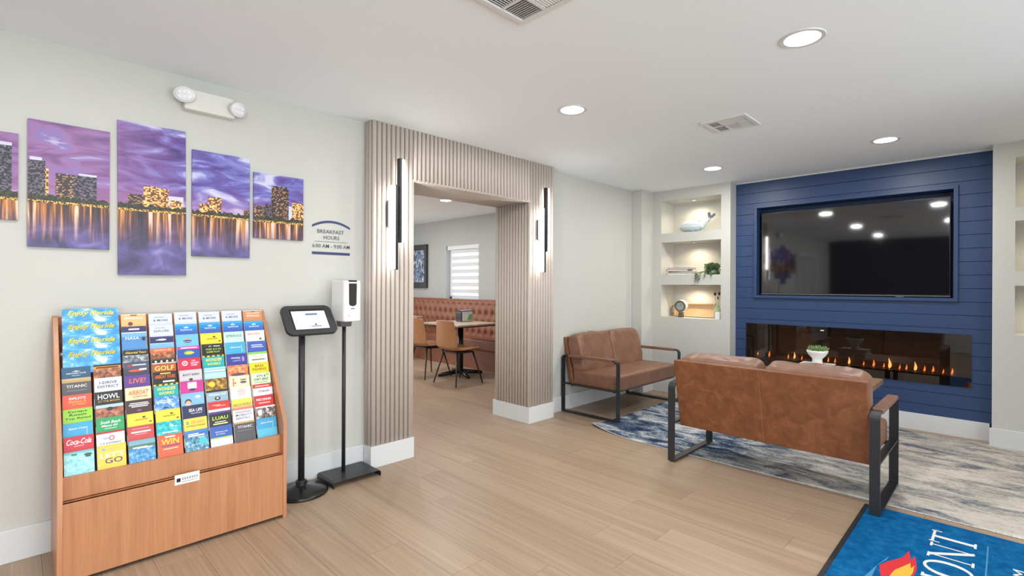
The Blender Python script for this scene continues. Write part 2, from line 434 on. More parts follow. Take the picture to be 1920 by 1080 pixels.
glazing('window_2', -2.6, -.6, .5, 2.2, 2, 'black framed side window next to the entrance doors')

glazing('window_3', 1.0, 3.6, .8, 2.2, 3, 'wide dining room end window, hidden from the lobby viewpoint', XD - .08)

# baseboards
BH, BT = 0.152, 0.015
def base(name, segs, label):
    mb = MB()
    for s in segs: mb.box(*s, 0, BH)
    struct(mb.build(name, M_TRIM, bevel=.003), label, 'baseboard')
base('baseboard_left', [(WL, WL + BT, -2.7, 1.775), (WL, WL + BT, 3.76, 5.36)], 'tall white baseboard along the left wall')
base('baseboard_far', [(-3.13, -2.185, NF - BT, NF), (-.092 - BT, XR, NF - BT, NF), (-2.185, -2.185 + BT, NF, BF), (-3.13, -3.13 + BT, 5.36, NF), (-3.27, -3.13, 5.36 - BT, 5.36)], 'tall white baseboard under the niche walls')
base('baseboard_accent', [(-2.185 + BT, -.092 - BT, BF - BT, BF + .01)], 'tall white baseboard under the blue shiplap')
base('baseboard_dining', [(XD, -3.62, YD - BT, YD)], 'white baseboard along the dining room wall')
base('baseboard_right', [(XR - BT, XR, YN, .3), (XR - BT, XR, 3.7, NF - BT)], 'white baseboard of the entrance wall')

# fluted portal round the dining opening
portal = struct(empty('trim_1', (PF, 2.77, 0)), 'taupe fluted surround with white plinths framing the dining room opening', 'door surround')
PY0, PY1, OY0, OY1, OZ = 1.782, 3.752, 2.128, 3.405, 2.068
def loc(x, y, z): return (x - PF, y - 2.77, z)
def pbox(x0, x1, y0, y1, z0, z1, name, mat, **k):
    mb = MB().box(x0 - PF, x1 - PF, y0 - 2.77, y1 - 2.77, z0, z1); return mb.build(name, mat, portal, **k)
pbox(WL, PF, PY0 + .012, OY0 - .012, 0, H, 'backing_board', M_FLUTE)
pbox(WL, PF, OY1 + .012, PY1 - .012, 0, H, 'backing_board', M_FLUTE)
pbox(WL, PF, OY0 - .012, OY1 + .012, OZ + .012, H, 'backing_board', M_FLUTE)
pbox(-3.635, WL, 2.09, OY0 - .012, 0, H - .3, 'jamb_lining', M_FLUTE)
pbox(-3.635, WL, OY1 + .012, 3.45, 0, H - .3, 'jamb_lining', M_FLUTE)
pbox(-3.635, WL, OY0 - .012, OY1 + .012, OZ + .012, 2.11, 'head_lining', M_FLUTE)
NS = 9
_sg = lambda v, e: math.copysign(abs(v) ** e, v)
prof = [(.0175 * _sg(math.sin(PI * k / NS), .62), -.0158 * _sg(math.cos(PI * k / NS), .75)) for k in range(NS + 1)]   # (out, along)
UF = {}
def flute(length, kind):
    k = (round(length, 4), kind)
    if k not in UF:
        mb = MB(); n = len(prof)
        if kind == '+x': pts = [[(o, a, z) for o, a in prof] for z in (0, length)]
        if kind == '-y': pts = [[(a, -o, z) for o, a in prof] for z in (0, length)]
        if kind == '+y': pts = [[(a, o, z) for o, a in prof] for z in (0, length)]
        if kind == '-z': pts = [[(a, yy, -o) for o, a in prof] for yy in (0, length)]
        mb.add(pts[0] + pts[1], [(i, i + 1, n + i + 1, n + i) for i in range(n - 1)] + [tuple(range(n)), tuple(range(n, 2 * n)), (0, n - 1, 2 * n - 1, n)])
        me = mb.mesh('flute', M_FLUTE)
        me.polygons.foreach_set('use_smooth', [i < n - 1 for i in range(len(me.polygons))])
        UF[k] = me
    return UF[k]
nf = 52; pit = (PY1 - PY0) / nf
for i in range(nf):
    yy = PY0 + pit * (i + .5)
    z0 = BH if (yy < OY0 - .012 or yy > OY1 + .012) else OZ
    o = link('flute', flute(H - z0, '+x'), portal); o.location = loc(PF, yy, z0)
for i in range(12):
    xx = PF + .008 - .0385 * (i + .25)
    o = link('flute', flute(OZ - BH, '-y'), portal); o.location = loc(xx, OY1 + .012, BH)
    o = link('flute', flute(OZ - BH, '+y'), portal); o.location = loc(xx, OY0 - .012, BH)
    o = link('flute', flute(OY1 - OY0 + .02, '-z'), portal); o.location = loc(xx, OY0 - .01, OZ + .012)
for i in range(2):
    xx = PF - .008 - .0385 * (i + .4)
    o = link('flute', flute(H - BH, '-y'), portal); o.location = loc(xx, PY0 + .012, BH)
    o = link('flute', flute(H - BH, '+y'), portal); o.location = loc(xx, PY1 - .012, BH)
pbox(-3.65, PF + .022, PY0 - .006, OY0 + .006, 0, BH, 'plinth', M_TRIM, bevel=.002)
pbox(-3.65, PF + .022, OY1 - .006, PY1 + .006, 0, BH, 'plinth', M_TRIM, bevel=.002)

# dining window with a striped day-and-night blind
win = struct(empty('window_1', ((W1[0] + W1[1]) / 2, YD, W1[2])), 'dining room window with white striped blind, above the banquette', 'window')
ww, wh = W1[1] - W1[0], W1[3] - W1[2]
for b in ((-ww / 2, -ww / 2 + .05, 0, wh), (ww / 2 - .03, ww / 2, 0, wh), (-ww / 2, ww / 2, 0, .04), (-ww / 2, ww / 2, wh - .03, wh)):
    MB().box(b[0], b[1], .09, .15, b[2], b[3]).build('window_frame', M_TRIM, win)
MB().box(-ww / 2 + .04, ww / 2 - .02, .115, .12, .03, wh - .03).build('pane', M_PANE, win)
m, nt, b = new_mat('blind_fabric'); b.inputs['Base Color'].default_value = (.78, .78, .79, 1); b.inputs['Roughness'].default_value = .9
tr = nt.nodes.new('ShaderNodeBsdfTranslucent'); tr.inputs[0].default_value = (.7, .7, .72, 1); mx = nt.nodes.new('ShaderNodeMixShader'); mx.inputs[0].default_value = .22
nt.links.new(b.outputs[0], mx.inputs[1]); nt.links.new(tr.outputs[0], mx.inputs[2]); nt.links.new(mx.outputs[0], nt.nodes['Material Output'].inputs[0]); M_BLIND = m
m, nt, b = new_mat('blind_sheer'); b.inputs['Base Color'].default_value = (.9, .9, .9, 1)
tr = nt.nodes.new('ShaderNodeBsdfTransparent'); mx = nt.nodes.new('ShaderNodeMixShader'); mx.inputs[0].default_value = .7
nt.links.new(b.outputs[0], mx.inputs[1]); nt.links.new(tr.outputs[0], mx.inputs[2]); nt.links.new(mx.outputs[0], nt.nodes['Material Output'].inputs[0]); M_SHEER = m
MB().box(-ww / 2 + .02, ww / 2 - .01, .01, .07, wh - .07, wh).build('blind_cassette', M_TRIM, win)
step = (wh - .13) / 7
for k in range(7):
    zz = wh - .07 - step * k
    MB().box(-ww / 2 + .09, ww / 2 - .012, .035, .038, zz - step * .58, zz).build('blind_band', M_BLIND, win)
    MB().box(-ww / 2 + .09, ww / 2 - .012, .0355, .0375, zz - step, zz - step * .58).build('sheer_band', M_SHEER, win)
MB().box(-ww / 2 + .09, ww / 2 - .012, .028, .046, .045, .062).build('bottom_rail', pm('rail_grey', (.35, .37, .42), .4), win)

# ================================================================== THINGS ON THE FAR WALL
# television in its recess
tv = tag(empty('television', (-1.145, BF + .06, 1.205)), 'large flat black television recessed in the blue shiplap wall', 'television')
M_SCREEN = pm('tv_screen', (.004, .004, .005), .045, spec=.9, coat=.6)
MB().box(-.785, .785, -.012, .05, 0, .888).build('housing', M_BLACKG, tv, bevel=.003)
MB().box(-.776, .776, -.0165, -.0125, .016, .880).build('screen', M_SCREEN, tv)
MB().box(-.785, .785, -.018, -.012, 0, .012).build('bezel', M_GREYP, tv)
MB().box(.40, .46, -.02, -.006, -.008, .0).build('sensor', M_GREYP, tv)
# electric fireplace
fp = tag(empty('electric_fireplace', (-1.143, BF, .434)), 'long black electric fireplace with small orange flames under the television', 'fireplace')
fw2, fh2 = 1.838, .447
x0, x1 = -fw2 / 2, fw2 / 2
M_FBOX = pm('firebox', (.070, .048, .038), .4)
M_FGLASS = glassy('fire_glass', (.72, .66, .62), .035, .01)
mb = MB()
mb.box(x0, x1, .005, .02, 0, .085); mb.box(x0, x1, .005, .02, fh2 - .05, fh2); mb.box(x0, x0 + .03, .005, .02, .085, fh2 - .05); mb.box(x1 - .095, x1, .005, .02, .085, fh2 - .05)
mb.build('black_border', M_BLACKG, fp)
mb = MB(); mb.box(x0, x1, .15, .165, 0, fh2); mb.box(x0, x1, .02, .15, 0, .085); mb.box(x0, x1, .02, .15, fh2 - .02, fh2); mb.box(x0, x0 + .01, .02, .15, .085, fh2 - .02); mb.box(x1 - .01, x1, .02, .15, .085, fh2 - .02)
mb.build('firebox', M_FBOX, fp)
MB().box(x0 - .006, x1 + .006, -.012, -.004, -.004, fh2 + .004).build('glass_front', M_FGLASS, fp)
MB().box(-.20, -.17, -.013, -.012, fh2 - .035, fh2 - .028).build('indicator', emis('indicator', (1, .95, .9), 1.2), fp)
M_FL = [emis('flame_orange', (1, .25, .04), 2.2), emis('flame_yellow', (1, .5, .16), 2.6)]
def flame(x, s, y=.10):
    mb = MB(); pr = [(.001, 0), (.010, .012), (.013, .03), (.009, .055), (.004, .078), (.0008, .095)]
    mb.lathe([(r * s, hh * s) for r, hh in pr], 0, 0, 0, 8)
    mb.v = [(vx + .006 * math.sin(vz * 40), vy, vz) for vx, vy, vz in mb.v]
    o = mb.build('flame', M_FL[int(s > .75)], fp, smooth=True); o.location = (x, y, .085)
for px, s in ((-.84, .5), (-.72, .7), (-.53, .55), (-.47, .8), (-.40, .5), (-.16, .6), (-.10, .55), (0.02, .8), (.14, .5), (.22, .75), (.30, .5), (.345, 1.05), (.42, .5), (.47, .55), (.535, .9), (.60, .6), (.66, .65), (.73, .45), (.79, .6)):
    flame(px, s)
mb = MB(); rr = random.Random(5)
for k in range(150):
    px, py, s = rr.uniform(x0 + .03, x1 - .1), rr.uniform(.05, .13), rr.uniform(.006, .013)
    mb.lathe([(.001, -s * .8), (s, 0), (.001, s * .8)], px, py, .088, 5)
o = mb.build('ember_bed', pm('ember', (.10, .035, .015), .3, emit=.25), fp); o['kind'] = 'stuff'

# niche spot lamps
def niche_lamp(xc, z, en, label):
    r = tag(empty('niche_lamp', (xc, NF + .15, z)), label, 'lamp', 'small puck lamps in the niches')
    MB().lathe([(.026, -.006), (.034, -.006), (.036, 0), (.026, 0)], 0, 0, 0, 20, ring=True).build('ring', pm('lamp_ring', (.28, .27, .25), .35, metal=.8), r, smooth=False)
    MB().lathe([(.001, -.005), (.0255, -.005), (.0255, -.002), (.001, -.002)], 0, 0, 0, 20).build('lens', emis('puck', (1, .93, .8), 1.6), r)
    l = bpy.data.lights.new('niche_light', 'SPOT'); l.energy = en; l.color = (1, .86, .62); l.spot_size = 2.7; l.spot_blend = .7; l.shadow_soft_size = .02
    o = bpy.data.objects.new('niche_light', l); COL.objects.link(o); o.parent = r; o.location = (0, 0, -.012)
for side, (a, b) in (('left', NXL), ('right', NXR)):
    for k, nm in enumerate(('top', 'middle', 'bottom')):
        niche_lamp((a + b) / 2 - .02, NZ[k][1], 7.0, 'small round lamp in ceiling of %s niche %s of the blue wall' % (nm, side))

# niche contents ---------------------------------------------------
# whale figurine
wh = tag(empty('whale_figurine', (-2.66, NF + .15, NZ[0][0])), 'pale blue and white glazed whale figurine in the top left niche', 'figurine')
M_WH = ramp_noise('whale_glaze', [(.3, (.58, .66, .72)), (.6, (.76, .80, .83))], 9, rough=.2)
M_WHB = pm('whale_blue', (.45, .56, .63), .2); M_WHT = pm('whale_tail', (.16, .22, .26), .25)
spine = [(-.20, .075, .004, .004), (-.185, .072, .022, .022), (-.14, .075, .055, .050), (-.08, .082, .068, .066), (-.02, .082, .068, .068), (.05, .075, .058, .055), (.11, .085, .040, .040), (.155, .115, .026, .028), (.18, .15, .016, .020), (.19, .168, .008, .012)]
mb = MB(); nn = 20
def wfn(u, v):
    t = v * (len(spine) - 1); i = min(int(t), len(spine) - 2); f = t - i; f = f * f * (3 - 2 * f) * .4 + f * .6
    x, z, rz, ry = [spine[i][k] * (1 - f) + spine[i + 1][k] * f for k in range(4)]
    a = 2 * PI * u
    return (x, ry * math.cos(a), max(z + rz * math.sin(a) * (1.05 if math.sin(a) > 0 else .98), .001))
mb.grid(nn, 37, wfn, closed_u=True)
mb.build('body', M_WH, wh, smooth=True)
mb = MB()
mb.grid(nn, 14, lambda u, v: (lambda p: (p[0], p[1] * 1.012, max(p[2] * .995, .0005)))((wfn(.53 + .44 * u, .04 + .6 * v))))
mb.build('belly', M_WHB, wh, smooth=True)
def fluke(sgn):
    pts = [(0, 0), (.025, .018), (.045, .05), (.035, .075), (.012, .06), (-.01, .02)]
    mb = MB().prism(pts, 'y', -.008, .008)
    o = mb.build('fluke', M_WHT, wh, bevel=.005); o.location = (.186, 0, .155); o.rotation_euler = (0, -.75 if sgn < 0 else .35, 0)
fluke(-1); fluke(1)
o = MB().prism([(0, 0), (.05, -.012), (.075, -.045), (.035, -.035)], 'y', -.005, .005).build('flipper', M_WHB, wh, bevel=.003); o.location = (-.06, -.064, .055); o.rotation_euler = (.5, 0, 0)
MB().lathe([(.0005, -.004), (.005, 0), (.0005, .004)], -.145, -.049, .083, 8).build('eye', M_WHT, wh)
MB().lathe([(.011, 0), (.009, .012), (.002, .014)], .06, -.02, .128, 8).build('blowhole', M_WHB, wh)

# stack of worn books (each book its own thing)
bk = [((-2.80, .10, .0), .30, .19, .024, (.34, .28, .22), .05, 'cream paper-edged book at the bottom of the small niche stack'),
      ((-2.79, .11, .024), .27, .18, .022, (.05, .12, .06), -.12, 'dark green book second from bottom in the niche stack'),
      ((-2.825, .10, .046), .26, .18, .022, (.26, .08, .07), .10, 'dusty red book second from top in the niche stack'),
      ((-2.80, .11, .068), .28, .17, .020, (.36, .17, .14), -.04, 'faded pink book on top of the niche stack')]
for (dx, dy, dz), l, d, t, c, rz, lab in bk:
    b_ = tag(empty('book', (dx, NF + dy, NZ[1][0] + dz), rz), lab, 'book', 'books stacked in the niche')
    mc = pm('cover_%s' % lab[:12], c, .6)
    mb = MB(); mb.box(-l / 2, l / 2, -d / 2, d / 2, 0, .003); mb.box(-l / 2, l / 2, -d / 2, d / 2, t - .003, t); mb.box(-l / 2, -l / 2 + .004, -d / 2, d / 2, .003, t - .003)
    mb.build('cover', mc, b_)
    MB().box(-l / 2 + .004, l / 2 - .006, -d / 2 + .005, d / 2 - .005, .003, t - .003).build('pages', M_PAPER, b_)

def leaf_cloud(mb, pts, size, rr, flat=.5):
    for p in pts:
        d = Vector((rr.uniform(-1, 1), rr.uniform(-1, 1), rr.uniform(-.6, 1))).normalized(); s = size * rr.uniform(.6, 1.25)
        sd = d.orthogonal().normalized(); sd = (Matrix.Rotation(rr.uniform(0, 6.28), 3, d) @ sd)
        n = d.cross(sd) * s * .12; p = Vector(p)
        mb.add([p, p + d * s * .5 + sd * s * .3 + n, p + d * s, p + d * s * .5 - sd * s * .3 + n], [(0, 1, 2, 3)])
# trailing plant
pl = tag(empty('trailing_plant', (-2.425, NF + .10, NZ[1][0])), 'bushy green plant trailing over the edge of the middle niche', 'plant')
MB().lathe([(.035, 0), (.048, .004), (.058, .055), (.052, .055), (.045, .01)], 0, 0, 0, 20).build('pot', M_CERAM, pl, smooth=True)
rr = random.Random(11); mb = MB(); pts = []
for k in range(2400):
    a, r, z = rr.uniform(0, 6.28), math.sqrt(rr.random()), rr.uniform(.01, .14)
    pts.append((r * .082 * math.cos(a), r * .078 * math.sin(a), z - .02 * r))
leaf_cloud(mb, pts, .017, rr)
mb.build('foliage', M_LEAF, pl)
for (sx, sy0, l) in ((-.155, -.112, .105), (-.135, -.116, .085), (-.12, -.112, .10), (-.145, -.12, .06), (-.10, -.112, .07), (-.045, -.112, .04), (.03, -.112, .03)):
    mb = MB(); path = [(sx * .2, -.05, .05), (sx * .6, -.085, .03), (sx * .9, -.105, .018), (sx, sy0, -.005), (sx + .004, sy0 - .004, -l * .5), (sx, sy0 - .006, -l)]
    mb.tube(path, .0012, 5)
    lp = []
    for i in range(len(path) - 1):
        for t in (0, .25, .5, .75):
            for _ in range(2): lp.append(Vector(path[i]).lerp(Vector(path[i + 1]), t) + Vector((rr.uniform(-.006, .006), rr.uniform(-.008, 0), rr.uniform(-.004, .004))))
    leaf_cloud(mb, lp, .014, rr); mb.build('vine', M_LEAF, pl)
# small clock
ck = tag(empty('table_clock', (-2.80, NF + .09, NZ[2][0])), 'round cream table clock with grey dial in the bottom niche', 'clock')
M_BRASS = pm('clock_rim', (.13, .115, .08), .4, metal=.2)
cz0 = .135
MB().lathe([(.066, .03), (.074, .024), (.074, -.02), (.062, -.03), (.058, -.02)], 0, 0, cz0, 32, axis='y').build('case', pm('clock_cream', (.75, .70, .58), .4), ck, smooth=True)
MB().lathe([(.052, -.031), (.060, -.037), (.069, -.032), (.069, -.022), (.052, -.022)], 0, 0, cz0, 32, axis='y', ring=True).build('rim', M_BRASS, ck, smooth=True)
MB().lathe([(.001, -.025), (.060, -.025), (.060, -.02), (.001, -.02)], 0, 0, cz0, 32, axis='y').build('dial', pm('dial', (.34, .35, .35), .5), ck)
mb = MB()
for k in range(12):
    a = k * PI / 6; mb.add([(math.sin(a + da) * r, -.0262, cz0 + math.cos(a + da) * r) for da, r in ((-.05, .047), (.05, .047), (.05, .055), (-.05, .055))], [(0, 1, 2, 3)])
mb.build('hour_marks', M_BLACKG, ck)
for ang, l in ((-.9, .03), (.55, .044)):
    MB().add([(math.sin(ang) * -.006 - .0015, -.0268, cz0), (math.sin(ang) * -.006 + .0015, -.0268, cz0), (math.sin(ang) * l, -.0268, cz0 + math.cos(ang) * l)], [(0, 1, 2)]).build('hand', M_BLACKG, ck)
MB().prism([(-.03, 0), (.03, 0), (.022, .066), (-.022, .066)], 'y', -.018, .018).build('stand', M_BRASS, ck)
# wooden tray leaning in the niche
ty = tag(empty('wooden_tray', (-2.69, NF + .20, NZ[2][0] + .002)), 'light wood tray with raised rims behind the table clock', 'tray')
M_TRAY = ramp_noise('tray_wood', [(.3, (.58, .36, .19)), (.7, (.74, .52, .32))], 5, (1, 4, 4), rough=.5, distortion=.6)
ty.rotation_euler = (-.22, 0, 0)
MB().box(-.24, .24, 0, .010, .0, .165).build('panel', M_TRAY, ty)
for b in ((-.25, .25, -.028, .010, .0, .014), (-.25, .25, -.028, .010, .155, .170)): MB().box(*b).build('rim', M_TRAY, ty, bevel=.002)
for s in (-1, 1): MB().box(min(s * .236, s * .25), max(s * .236, s * .25), -.028, .010, .014, .155).build('rim', M_TRAY, ty, bevel=.002)
MB().tube([(-.25, -.02, .03), (-.28, -.02, .045), (-.285, -.02, .085), (-.28, -.02, .125), (-.25, -.02, .14)], .006, 8).build('handle', M_BRASS, ty, smooth=True)
# vase with sprigs and a small white block
vs_ = tag(empty('glass_vase', (-2.375, NF + .12, NZ[2][0])), 'pale green glass vase with two dark-headed stems in the bottom niche', 'vase')
M_VG = pm('vase_green', (.38, .47, .30), .15)
MB().lathe([(.030, 0), (.038, .006), (.040, .07), (.030, .12), (.020, .145), (.024, .155), (.018, .15), (.025, .11), (.03, .02)], 0, 0, 0, 20).build('vessel', M_VG, vs_, smooth=True)
for (tx, tz, hx) in ((-.028, .285, .013), (.022, .29, .012), (.006, .24, .007)):
    mb = MB(); mb.tube([(0, 0, .05), (tx * .4, 0, .16), (tx, 0, tz)], .002, 6); mb.build('stem', pm('stem', (.35, .32, .2), .6), vs_)
    MB().lathe([(.002, -.018), (hx, -.006), (hx * .9, .010), (.002, .02)], tx, 0, tz, 10).build('seed_head', pm('seed', (.02, .015, .02), .6), vs_, smooth=True)
jar = tag(empty('ceramic_jar', (-2.335, NF + .045, NZ[2][0])), 'small square cream jar at the right edge of the bottom niche', 'jar')
MB().box(-.028, .028, -.026, .026, 0, .075).build('body', M_CERAM, jar, bevel=.006)
MB().box(-.024, .024, -.022, .022, .075, .083).build('lid', M_CERAM, jar, bevel=.003)

# ================================================================== CEILING
def downlight(x, y, label, en=10):
    r = tag(empty('downlight', (x, y, H)), label, 'ceiling light', 'recessed round downlights')
    MB().lathe([(.076, -.004), (.094, -.005), (.097, 0), (.076, 0)], 0, 0, 0, 40, ring=True).build('trim_ring', M_TRIM, r)
    MB().lathe([(.001, -.0035), (.0755, -.0035), (.0755, -.001), (.001, -.001)], 0, 0, 0, 40).build('lens', M_LAMP, r)
    l = bpy.data.lights.new('downlight_lamp', 'AREA'); l.shape = 'DISK'; l.size = .15; l.energy = en; l.color = (1, .99, .97)
    o = bpy.data.objects.new('downlight_lamp', l); COL.objects.link(o); o.parent = r; o.location = (0, 0, -.012)
downlight(-.685, 2.60, 'large-looking round downlight nearest the viewer, upper right')
downlight(-2.04, 2.605, 'round downlight above the floor in front of the fluted surround')
downlight(-.69, 4.855, 'round downlight just above the blue wall, right of the ceiling vent', 13)
downlight(-2.065, 4.865, 'round downlight above the niches, smallest in the lobby', 14)
downlight(-5.46, 4.19, 'round downlight in the dining room ceiling beyond the opening', 15)
for k, (x, y) in enumerate(((-2.05, .34), (-.69, .34), (.67, .34), (2.03, .34), (-2.05, -1.92), (-.69, -1.92), (.67, -1.92), (-6.9, 4.19), (-6.9, 1.9), (-5.46, 1.9))):
    downlight(x, y, 'round downlight of the same ceiling grid outside the picture', 10 if x > -3 else 14)
# vents
M_VENT = pm('vent_white', (.74, .74, .74), .45); M_VDARK = pm('vent_dark', (.26, .26, .26), .8)
v1 = tag(empty('ceiling_vent', (-1.40, 3.60, H)), 'square white multi-way ceiling vent above the leather sofa', 'vent')
def vent_frame(r, hs, t=.012):
    mb = MB()
    for b in ((-hs, hs, -hs, -hs + .028), (-hs, hs, hs - .028, hs), (-hs, -hs + .028, -hs + .028, hs - .028), (hs - .028, hs, -hs + .028, hs - .028)): mb.box(b[0], b[1], b[2], b[3], -t, 0)
    mb.build('frame', M_VENT, r, bevel=.003)
    MB().box(-hs + .02, hs - .02, -hs + .02, hs - .02, -.002, -.0005).build('backing', M_VDARK, r)
vent_frame(v1, .152)
MB().box(-.02, .124, -.124, .124, -.009, -.002).box(-.124, .124, -.008, .008, -.009, -.002) if 0 else None
for (a, b, c, d) in ((-.124, -.046, -.124, -.112), (-.124, .124, -.008, .006), (-.050, -.038, -.124, .124), (.040, .052, -.124, .124)):
    MB().box(a, b, c, d, -.010, -.002).build('divider', M_VENT, v1)
MB().box(-.038, .040, -.122, -.008, -.009, -.002).build('blank_panel', M_VENT, v1)
for k in range(6):
    for (xa, xb) in ((-.124, -.050), (.052, .124)):
        xx = xa + (xb - xa) * (k + .5) / 6
        for (ya, yb) in ((-.118, -.008), (.006, .122)):
            o = MB().box(-.0045, .0045, ya, yb, -.001, .001).build('louvre', M_VENT, v1); o.location = (xx, 0, -.006); o.rotation_euler = (0, .7 if xa < 0 else -.7, 0)
for k in range(9):
    o = MB().box(-.037, .039, -.0045, .0045, -.001, .001).build('louvre', M_VENT, v1); o.location = (0, .012 + k * .012, -.006); o.rotation_euler = (.7, 0, 0)
v2 = tag(empty('ceiling_vent', (-1.375, 1.44, H)), 'white louvred ceiling vent cut by the top edge of the picture', 'vent')
vent_frame(v2, .152)
MB().box(-.006, .006, -.124, .124, -.010, -.002).build('divider', M_VENT, v2); MB().box(-.124, .124, -.006, .006, -.0105, -.002).build('divider', M_VENT, v2)
for qx in (0, 1):
    for qy in (0, 1):
        for k in range(9):
            t = .012 + k * .0125; along_x = (qx + qy) % 2
            if along_x: o = MB().box(-.0565, .0565, -.0045, .0045, -.001, .001).build('louvre', M_VENT, v2); o.location = ((.064 if qx else -.064), (t if qy else -t), -.006); o.rotation_euler = (.6 if qy else -.6, 0, 0)
            else: o = MB().box(-.0045, .0045, -.0565, .0565, -.001, .001).build('louvre', M_VENT, v2); o.location = ((t if qx else -t), (.064 if qy else -.064), -.006); o.rotation_euler = (0, -.6 if qx else .6, 0)

# ================================================================== LEFT WALL
# emergency light
em = tag(empty('emergency_light', (WL, .795, 2.315)), 'white two-headed emergency light high on the wall above the skyline panels', 'emergency light')
mb = MB().prism([(-.128, -.058), (.128, -.058), (.118, .058), (-.118, .058)], 'x', 0, .058)
mb.build('body', pm('emergency_body', (.72, .71, .66), .45), em, bevel=.008)
M_LENS = pm('led_lens', (.80, .80, .82), .12, bump=.9, bscale=190)
for s, ry in ((-1, -.25), (1, .35)):
    hd = MB().lathe([(.020, -.02), (.038, -.012), (.044, .012), (.045, .022), (.043, .024)], 0, 0, 0, 28, axis='x')
    o = hd.build('lamp_head', M_WHITEP, em, smooth=True); o.location = (.072, s * .128, .012 if s < 0 else -.005); o.rotation_euler = (0, .28, ry * 1.4); o.scale = (1, 1.12, .92)
    MB().lathe([(.001, .025), (.030, .027), (.042, .023), (.040, .018), (.001, .018)], 0, 0, 0, 28, axis='x').build('lens', M_LENS, o, smooth=True)
    mb = MB()
    for a in (-1, 0, 1):
        for b in (-.5, .5): mb.box(.024, .030, a * .019 - .007, a * .019 + .007, b * .026 - .008, b * .026 + .008)
    mb.build('led_cells', pm('led_cell', (.9, .9, .92), .1), o, bevel=.002)
MB().lathe([(.004, 0), (.004, .004)], .058, -.03, -.03, 10, axis='x').build('test_button', M_WHITEP, em)

# skyline panels, one picture in five parts
m, nt, b = new_mat('skyline_print'); b.inputs['Roughness'].default_value = .45
tc = nt.nodes.new('ShaderNodeTexCoord'); sp = nt.nodes.new('ShaderNodeSeparateXYZ')
geo = nt.nodes.new('ShaderNodeNewGeometry'); nt.links.new(geo.outputs['Position'], sp.inputs[0])
def mapn(sc): 
    mpn = nt.nodes.new('ShaderNodeMapping'); mpn.inputs['Scale'].default_value = sc; nt.links.new(geo.outputs['Position'], mpn.inputs[0]); return mpn
def nz(sc, scale, det=6, dist=0):
    n = nt.nodes.new('ShaderNodeTexNoise'); n.inputs['Scale'].default_value = scale; n.inputs['Detail'].default_value = det; n.inputs['Distortion'].default_value = dist
    nt.links.new(mapn(sc).outputs[0], n.inputs['Vector']); return n
def rmp(src, stops):
    r = nt.nodes.new('ShaderNodeValToRGB'); cr = r.color_ramp
    while len(cr.elements) < len(stops): cr.elements.new(.5)
    for e, (p, c) in zip(cr.elements, stops): e.position = p; e.color = (*c, 1)
    nt.links.new(src, r.inputs[0]); return r
def mapr(src, a, b_, c=0, d=1):
    r = nt.nodes.new('ShaderNodeMapRange'); r.inputs[1].default_value = a; r.inputs[2].default_value = b_; r.inputs[3].default_value = c; r.inputs[4].default_value = d
    nt.links.new(src, r.inputs[0]); return r
def mixc(f, a, b_):
    x = nt.nodes.new('ShaderNodeMix'); x.data_type = 'RGBA'; nt.links.new(f, x.inputs[0]); nt.links.new(a, x.inputs[6]); nt.links.new(b_, x.inputs[7]); return x
WATER = 1.675
sky = nz((1, 1.6, 5.5), 2.6, 8, 1.2)
skyw = rmp(sky.outputs['Fac'], [(.30, lin((84, 58, 116))), (.43, lin((128, 82, 138))), (.53, lin((148, 104, 160))), (.61, lin((128, 106, 172))), (.72, lin((200, 186, 218)))])
skyb = rmp(sky.outputs['Fac'], [(.30, lin((58, 48, 118))), (.42, lin((96, 66, 140))), (.50, lin((98, 92, 172))), (.58, lin((128, 126, 196))), (.68, lin((205, 204, 230)))])
yf = mapr(sp.outputs[1], .25, .75, 0, 1)
skyc = mixc(yf.outputs[0], skyw.outputs[0], skyb.outputs[0])
hor = mapr(sp.outputs[2], WATER, WATER + .16, 1, 0)
hc = nt.nodes.new('ShaderNodeRGB'); hc.outputs[0].default_value = (*lin((176, 116, 160)), 1)
hm = nt.nodes.new('ShaderNodeMath'); hm.operation = 'MULTIPLY'; hm.inputs[1].default_value = .6; nt.links.new(hor.outputs[0], hm.inputs[0])
skyf = mixc(hm.outputs[0], skyc.outputs[2], hc.outputs[0])
st = nz((1, 26, 1.1), 2.0, 4, .2)
stc = rmp(st.outputs['Fac'], [(.34, lin((40, 34, 48))), (.48, lin((96, 62, 50))), (.56, lin((205, 130, 60))), (.64, lin((245, 215, 180))), (.72, lin((190, 190, 235)))])
deep = nz((1, 5, 6), 2.0, 5, .6)
deepc = rmp(deep.outputs['Fac'], [(.35, lin((62, 56, 92))), (.6, lin((100, 88, 148))), (.8, lin((140, 130, 190)))])
df = mapr(sp.outputs[2], WATER - .03, WATER - .19, 0, 1)
wat = mixc(df.outputs[0], stc.outputs[0], deepc.outputs[0])
wf = nt.nodes.new('ShaderNodeMath'); wf.operation = 'LESS_THAN'; wf.inputs[1].default_value = WATER; nt.links.new(sp.outputs[2], wf.inputs[0])
fin = mixc(wf.outputs[0], skyf.outputs[2], wat.outputs[2])
nt.links.new(fin.outputs[2], b.inputs['Base Color']); M_SKYL = m
